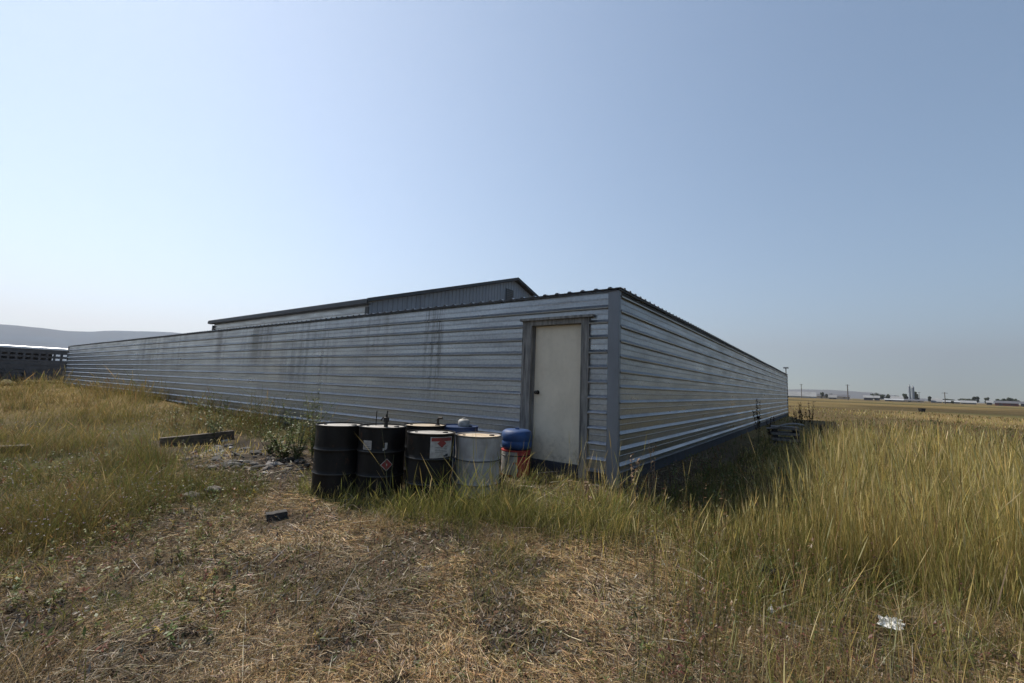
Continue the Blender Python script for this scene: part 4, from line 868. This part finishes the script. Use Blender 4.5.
def low_weeds():
    """small leafy and reddish weeds, upright dark stems, pale flower heads"""
    B = Blades()
    def leaves(x, y, z, r, n_, hmax, pal, size, stem=True):
        n = len(x); k = n_
        hh = hmax * RNG.uniform(.5, 1.1, n)
        if stem:
            D, H = unit_dirs(n, np.abs(RNG.normal(.12, .1, n))); cs = pick([(.14, .08, .05, 2), (.12, .12, .04, 2), (.25, .17, .1, 1)], n); B.add(P(x, y, z), D, D * 0, sides(n), hh, .003 + .0006 * r, cs, cs, (0, .6), (1, .7))
        X = np.repeat(x, k); Y = np.repeat(y, k); R_2 = np.repeat(r, k); t = RNG.uniform(.1, 1., n * k); Z = np.repeat(z, k) + np.repeat(hh, k) * t; a = RNG.uniform(0, 6.28, n * k); m = n * k
        D = np.stack([np.cos(a), np.sin(a), RNG.normal(.35, .5, m)], 1); S_ = np.stack([-np.sin(a), np.cos(a), RNG.normal(0, .3, m)], 1); c = np.repeat(pick(pal, n), k, 0) * RNG.uniform(.75, 1.25, (m, 1))
        sz = size * RNG.uniform(.6, 1.4, m) * (1 + .03 * R_2); B.add(np.stack([X, Y, Z], 1), D, -UP * .25 + D * 0, S_, sz, sz * .42, c, c, (0.05, .45), (.25, 1.))
    def sel(cnt, r0, r1, a0, a1, f):
        x, y, r = scatter(cnt, r0, r1, a0, a1); z, u, v, T, S, Mw, R = zones(x, y); ok = clear(x, y) & f(x, y, u, v, T, S, Mw, R); return x[ok], y[ok], z[ok], r[ok]
    LEAFG = [(.09, .12, .03, 4), (.14, .15, .04, 3), (.20, .18, .05, 2), (.28, .20, .05, .6), (.15, .05, .035, .8), (.20, .11, .055, 1)]
    leaves(*sel(5500, 1.2, 11, -66, -10, lambda x, y, u, v, T, S, Mw, R: ((Mw & (v > 440)) | ((u < 240) & (RNG.random(len(x)) < .5) & (v < 660))) & (fbm(x * 1.2, y * 1.2, 101, 3) > .44)), 9, .14, LEAFG, .028)
    leaves(*sel(1500, 1.1, 6, -66, 50, lambda x, y, u, v, T, S, Mw, R: ~T & (fbm(x * 1.5, y * 1.5, 103, 3) > .55)), 7, .06, LEAFG, .02)
    leaves(*sel(800, 1.1, 4, 10, 60, lambda x, y, u, v, T, S, Mw, R: (v > 610)), 8, .10, [(.08, .07, .03, 3), (.16, .06, .05, 2), (.12, .12, .04, 2), (.22, .15, .07, 1)], .022)
    # upright dark seed stems
    leaves(*sel(1000, 1.3, 12, -60, 60, lambda x, y, u, v, T, S, Mw, R: RNG.random(len(x)) < .8), 10, .30, [(.13, .06, .04, 3), (.18, .10, .06, 2), (.08, .05, .035, 2)], .010)
    leaves(*sel(900, 1.8, 9, 8, 62, lambda x, y, u, v, T, S, Mw, R: (T | (u > 640)) & (fbm(x * 1.2, y * 1.2, 119, 3) > .47)), 14, .46, [(.12, .05, .035, 2), (.10, .075, .035, 2), (.07, .085, .025, 2), (.16, .10, .05, 1)], .020)
    # weeds along the right wall and around the corner
    leaves(*sel(700, 5, 14, 14, 45, lambda x, y, u, v, T, S, Mw, R: T & (u < 870) & (fbm(x * 1., y * 1., 107, 3) > .45)), 10, .55, [(.10, .12, .035, 3), (.20, .15, .07, 2), (.10, .06, .045, 2)], .035)
    leaves(*sel(2600, 5, 16, -42, -16, lambda x, y, u, v, T, S, Mw, R: Mw & (u > 120) & (v < 446) & (-LR(x, y)[1] < 1.7) & (fbm(x * 1.1, y * 1.1, 117, 3) > .38)), 12, .50, [(.09, .115, .035, 3), (.13, .15, .05, 2), (.18, .15, .06, 1)], .034)
    leaves(*sel(420, 9, 16, 38, 48, lambda x, y, u, v, T, S, Mw, R: (u > 876) & (u < 925) & (v > 452) & (v < 485)), 9, .60, [(.22, .13, .14, 3), (.25, .17, .13, 2)], .03)
    # pale purple and white flower heads
    x, y, z, r = sel(3200, 2.2, 16, -66, -14, lambda x, y, u, v, T, S, Mw, R: Mw & (u < 190) & (v > 395) & (fbm(x * .8, y * .8, 109, 3) > .47)); n = len(x)
    c = pick([(.30, .25, .32, 3), (.42, .38, .40, 1.5), (.26, .19, .28, 1.5)], n); a = RNG.uniform(0, 6.28, n)
    for q in range(3):
        a = a + 2.09; D = np.stack([np.cos(a), np.sin(a), np.full(n, .5)], 1); S_ = np.stack([-np.sin(a), np.cos(a), np.zeros(n)], 1); s = .007 + .0006 * r; k = np.where(q >= 0, 1, 0)
        B.add(np.stack([x, y, z + .16 + .14 * noise(x * 40, y * 40, 3)], 1), D, D * 0, S_, s, s * .9, c, c, (0, .6), (.5, 1.))
    tag(B.build('low_weeds', 'weed'), 'low leafy and reddish weeds with pale flower heads, mostly at left', 'weeds', kind='stuff')
def field_grass():
    """shorter dry grass tufts of the open field, thinning out into the distance"""
    B = Blades(); x, y, r, az, hv = tufts(16000, 6, 8, 60, -66, 66, .05, .012, .75); z, u, v, T, S, Mw, R = zones(x, y)
    d = fbm(x * .12, y * .05, 111, 3); ok = clear(x, y) & ~T & ~Mw & (RNG.random(len(x)) < .2 + 1.4 * (d - .25)); x, y, z, r, az, hv = (q[ok] for q in (x, y, z, r, az, hv)); n = len(x)
    D, H = unit_dirs(n, np.abs(RNG.normal(.25, .2, n)), az); h = .11 * hv * RNG.uniform(.5, 1.5, n) * (1 + .6 * sm(.5, .65, fbm(x * .08, y * .05, 113, 2)))
    gcol = fbm(x * .06, y * .05, 115, 3)[:, None] > .55; ct = np.where(gcol, pick(MIX, n), pick(GOLD, n)); B.add(P(x, y, z), D, H * .2, sides(n), h, .004 + .0009 * r, ct * .75, ct, (0, .5), (1., .8))
    tag(B.build('field_grass', 'leaf'), 'short dry grass of the open field stretching to the town', 'grass', kind='stuff')
tall_grass(); mid_grass(); straw(); low_weeds(); field_grass()

# ------------------------------------------------------------------ single weeds one can point at
def weed(px, py, h, label, name, pal, seed, leafsize=.05, n=60, stems=5, spread=.12, spike=False, cat='weed', group=None, dark=(.11, .115, .05)):
    p = at(px, py) if not isinstance(px, np.ndarray) else px; rs = np.random.default_rng(seed); e = empty(name, tuple(p), 0, label, cat, group); st = MB(); PB = []; DB = []; SZ = []
    for k in range(stems):
        a = rs.uniform(0, 6.28); q = rs.uniform(.2, 1) * spread; hh = h * rs.uniform(.65, 1.0) if k else h
        pts = [np.array([0, 0, -.02]), np.array([math.cos(a) * q * .5, math.sin(a) * q * .5, hh * .5]), np.array([math.cos(a) * q * 1.3, math.sin(a) * q * 1.3, hh])]
        st.tube(pts, [.004 + .003 * h, .0035, .0015], 5)
        m = n // stems
        for i in range(m):
            t = rs.uniform(.45, 1.) if spike else rs.uniform(.08, 1.)
            c = pts[1] * (1 - abs(2 * t - 1)) + (pts[0] * (1 - 2 * t) if t < .5 else pts[2] * (2 * t - 1)); b = rs.uniform(0, 6.28); PB.append(c + rs.normal(0, .006, 3)); DB.append((math.cos(b), math.sin(b), rs.normal(.5 if not spike else .9, .35))); SZ.append(leafsize * rs.uniform(.5, 1.3) * (1.2 - .6 * t if not spike else 1 - .5 * abs(t - .6)))
    PB = np.array(PB); DB = np.array(DB); SZ = np.array(SZ); st.build('stem', simple(name + '_stem', dark, None, .8, 0, 9), e)
    B = Blades(); S_ = np.stack([-DB[:, 1], DB[:, 0], rs.normal(0, .3, len(PB))], 1); c = pick(pal, len(PB)); B.add(PB, DB, -np.tile(UP, (len(PB), 1)) * .25, S_, SZ, SZ * (.45 if not spike else .7), c, c * .95, (.03, .45), (.2, 1.)); o = B.build('leaves' if not spike else 'seed_head', 'weed'); o.parent = e; return e
WG = [(.12, .15, .05, 3), (.18, .21, .09, 2), (.08, .10, .03, 2), (.28, .24, .11, .8)]; WD = [(.045, .03, .025, 3), (.08, .045, .035, 2), (.03, .025, .02, 1)]
weed(296, 461, 1.1, 'tall grey green leafy weed against the wall left of the drums', 'leafy_weed', WG, 1, .06, 520, 14, .46)
weed(312, 458, 1.25, 'tallest thin weed with dark heads next to the unlabelled black drum', 'leafy_weed', WG, 2, .06, 300, 6, .2)
weed(270, 455, .8, 'bushy green weed at the back of the rubble patch', 'leafy_weed', WG, 3, .06, 420, 14, .52)
weed(283, 459, .6, 'low bright green weed between two taller weeds by the wall', 'leafy_weed', WG, 4, .07, 560, 12, .42)
weed(215, 441, .7, 'green weed growing at the right end of the timber beam', 'leafy_weed', WG, 5, .065, 480, 12, .42)
weed(388, 503, .85, 'dry brown stalk leaning in front of the drum with the red diamond', 'dry_stalk', [(.20, .12, .07, 2), (.12, .07, .045, 2)], 6, .03, 26, 2, .2)
dk = [(759, 447, 1.25, 'dark seeding dock plant left of the plank stack'), (770, 446, .8, 'short dark dock plant touching the left side of the plank stack'), (797, 440, 1.0, 'dark dock plant behind the right end of the plank stack'), (803, 440, 1.25, 'left one of the two tallest dark docks right of the shed end'), (811, 441, 1.3, 'right one of the two tallest dark docks right of the shed end'), (820, 444, .6, 'low brown dock right of the two tallest docks'), (840, 440, .75, 'slim brown dock standing in golden grass past the docks'), (861, 436, .8, 'grey brown weed clump in the golden grass'), (873, 436, .7, 'sparse thin weed right of the grey brown clump'), (934, 430, .8, 'pale dry weed alone near the edge of the open field')]
for k_, (px, py, h, lab) in enumerate(dk): weed(px, py, h, lab, 'dock_plant', WD if k_ < 6 else [(.14, .11, .06, 2), (.20, .16, .09, 2), (.08, .07, .045, 1)], 30 + k_, .05, 240 if k_ < 6 else 90, 5, .12 if k_ < 6 else .25, True, group='dock plants near the shed end')
for k_, (px, py, h, lab) in enumerate([(632, 512, .62, 'brown seeded stalk left of two in front of the shed corner'), (655, 510, .78, 'taller pale seeded stalk right of two in front of the shed corner'), (590, 520, .4, 'short pale stalk in front of the door jamb')]):
    weed(px, py, h, lab, 'dry_stalk', [(.30, .20, .12, 2), (.22, .14, .09, 2), (.40, .30, .2, 1)], 60 + k_, .028, 70, 2, .08, True, dark=(.25, .18, .11))

# ------------------------------------------------------------------ smoke haze over the plain
hz = MB(); hz.box((-9300, -9300, -6), (9300, 9300, 1050)); ho = hz.build('haze', [bpy.data.materials.new('haze_air')]); ho['kind'] = 'stuff'; tag(ho, 'thin smoky blue haze over the plain', 'haze')
hm = ho.data.materials[0]; hm.use_nodes = True; nt = hm.node_tree; nt.nodes.clear(); o_ = N(nt, 'ShaderNodeOutputMaterial'); v_ = N(nt, 'ShaderNodeVolumePrincipled')
v_.inputs['Color'].default_value = (.76, .75, .81, 1); v_.inputs['Density'].default_value = 1.9e-4; v_.inputs['Anisotropy'].default_value = .43; nt.links.new(v_.outputs[0], o_.inputs['Volume'])
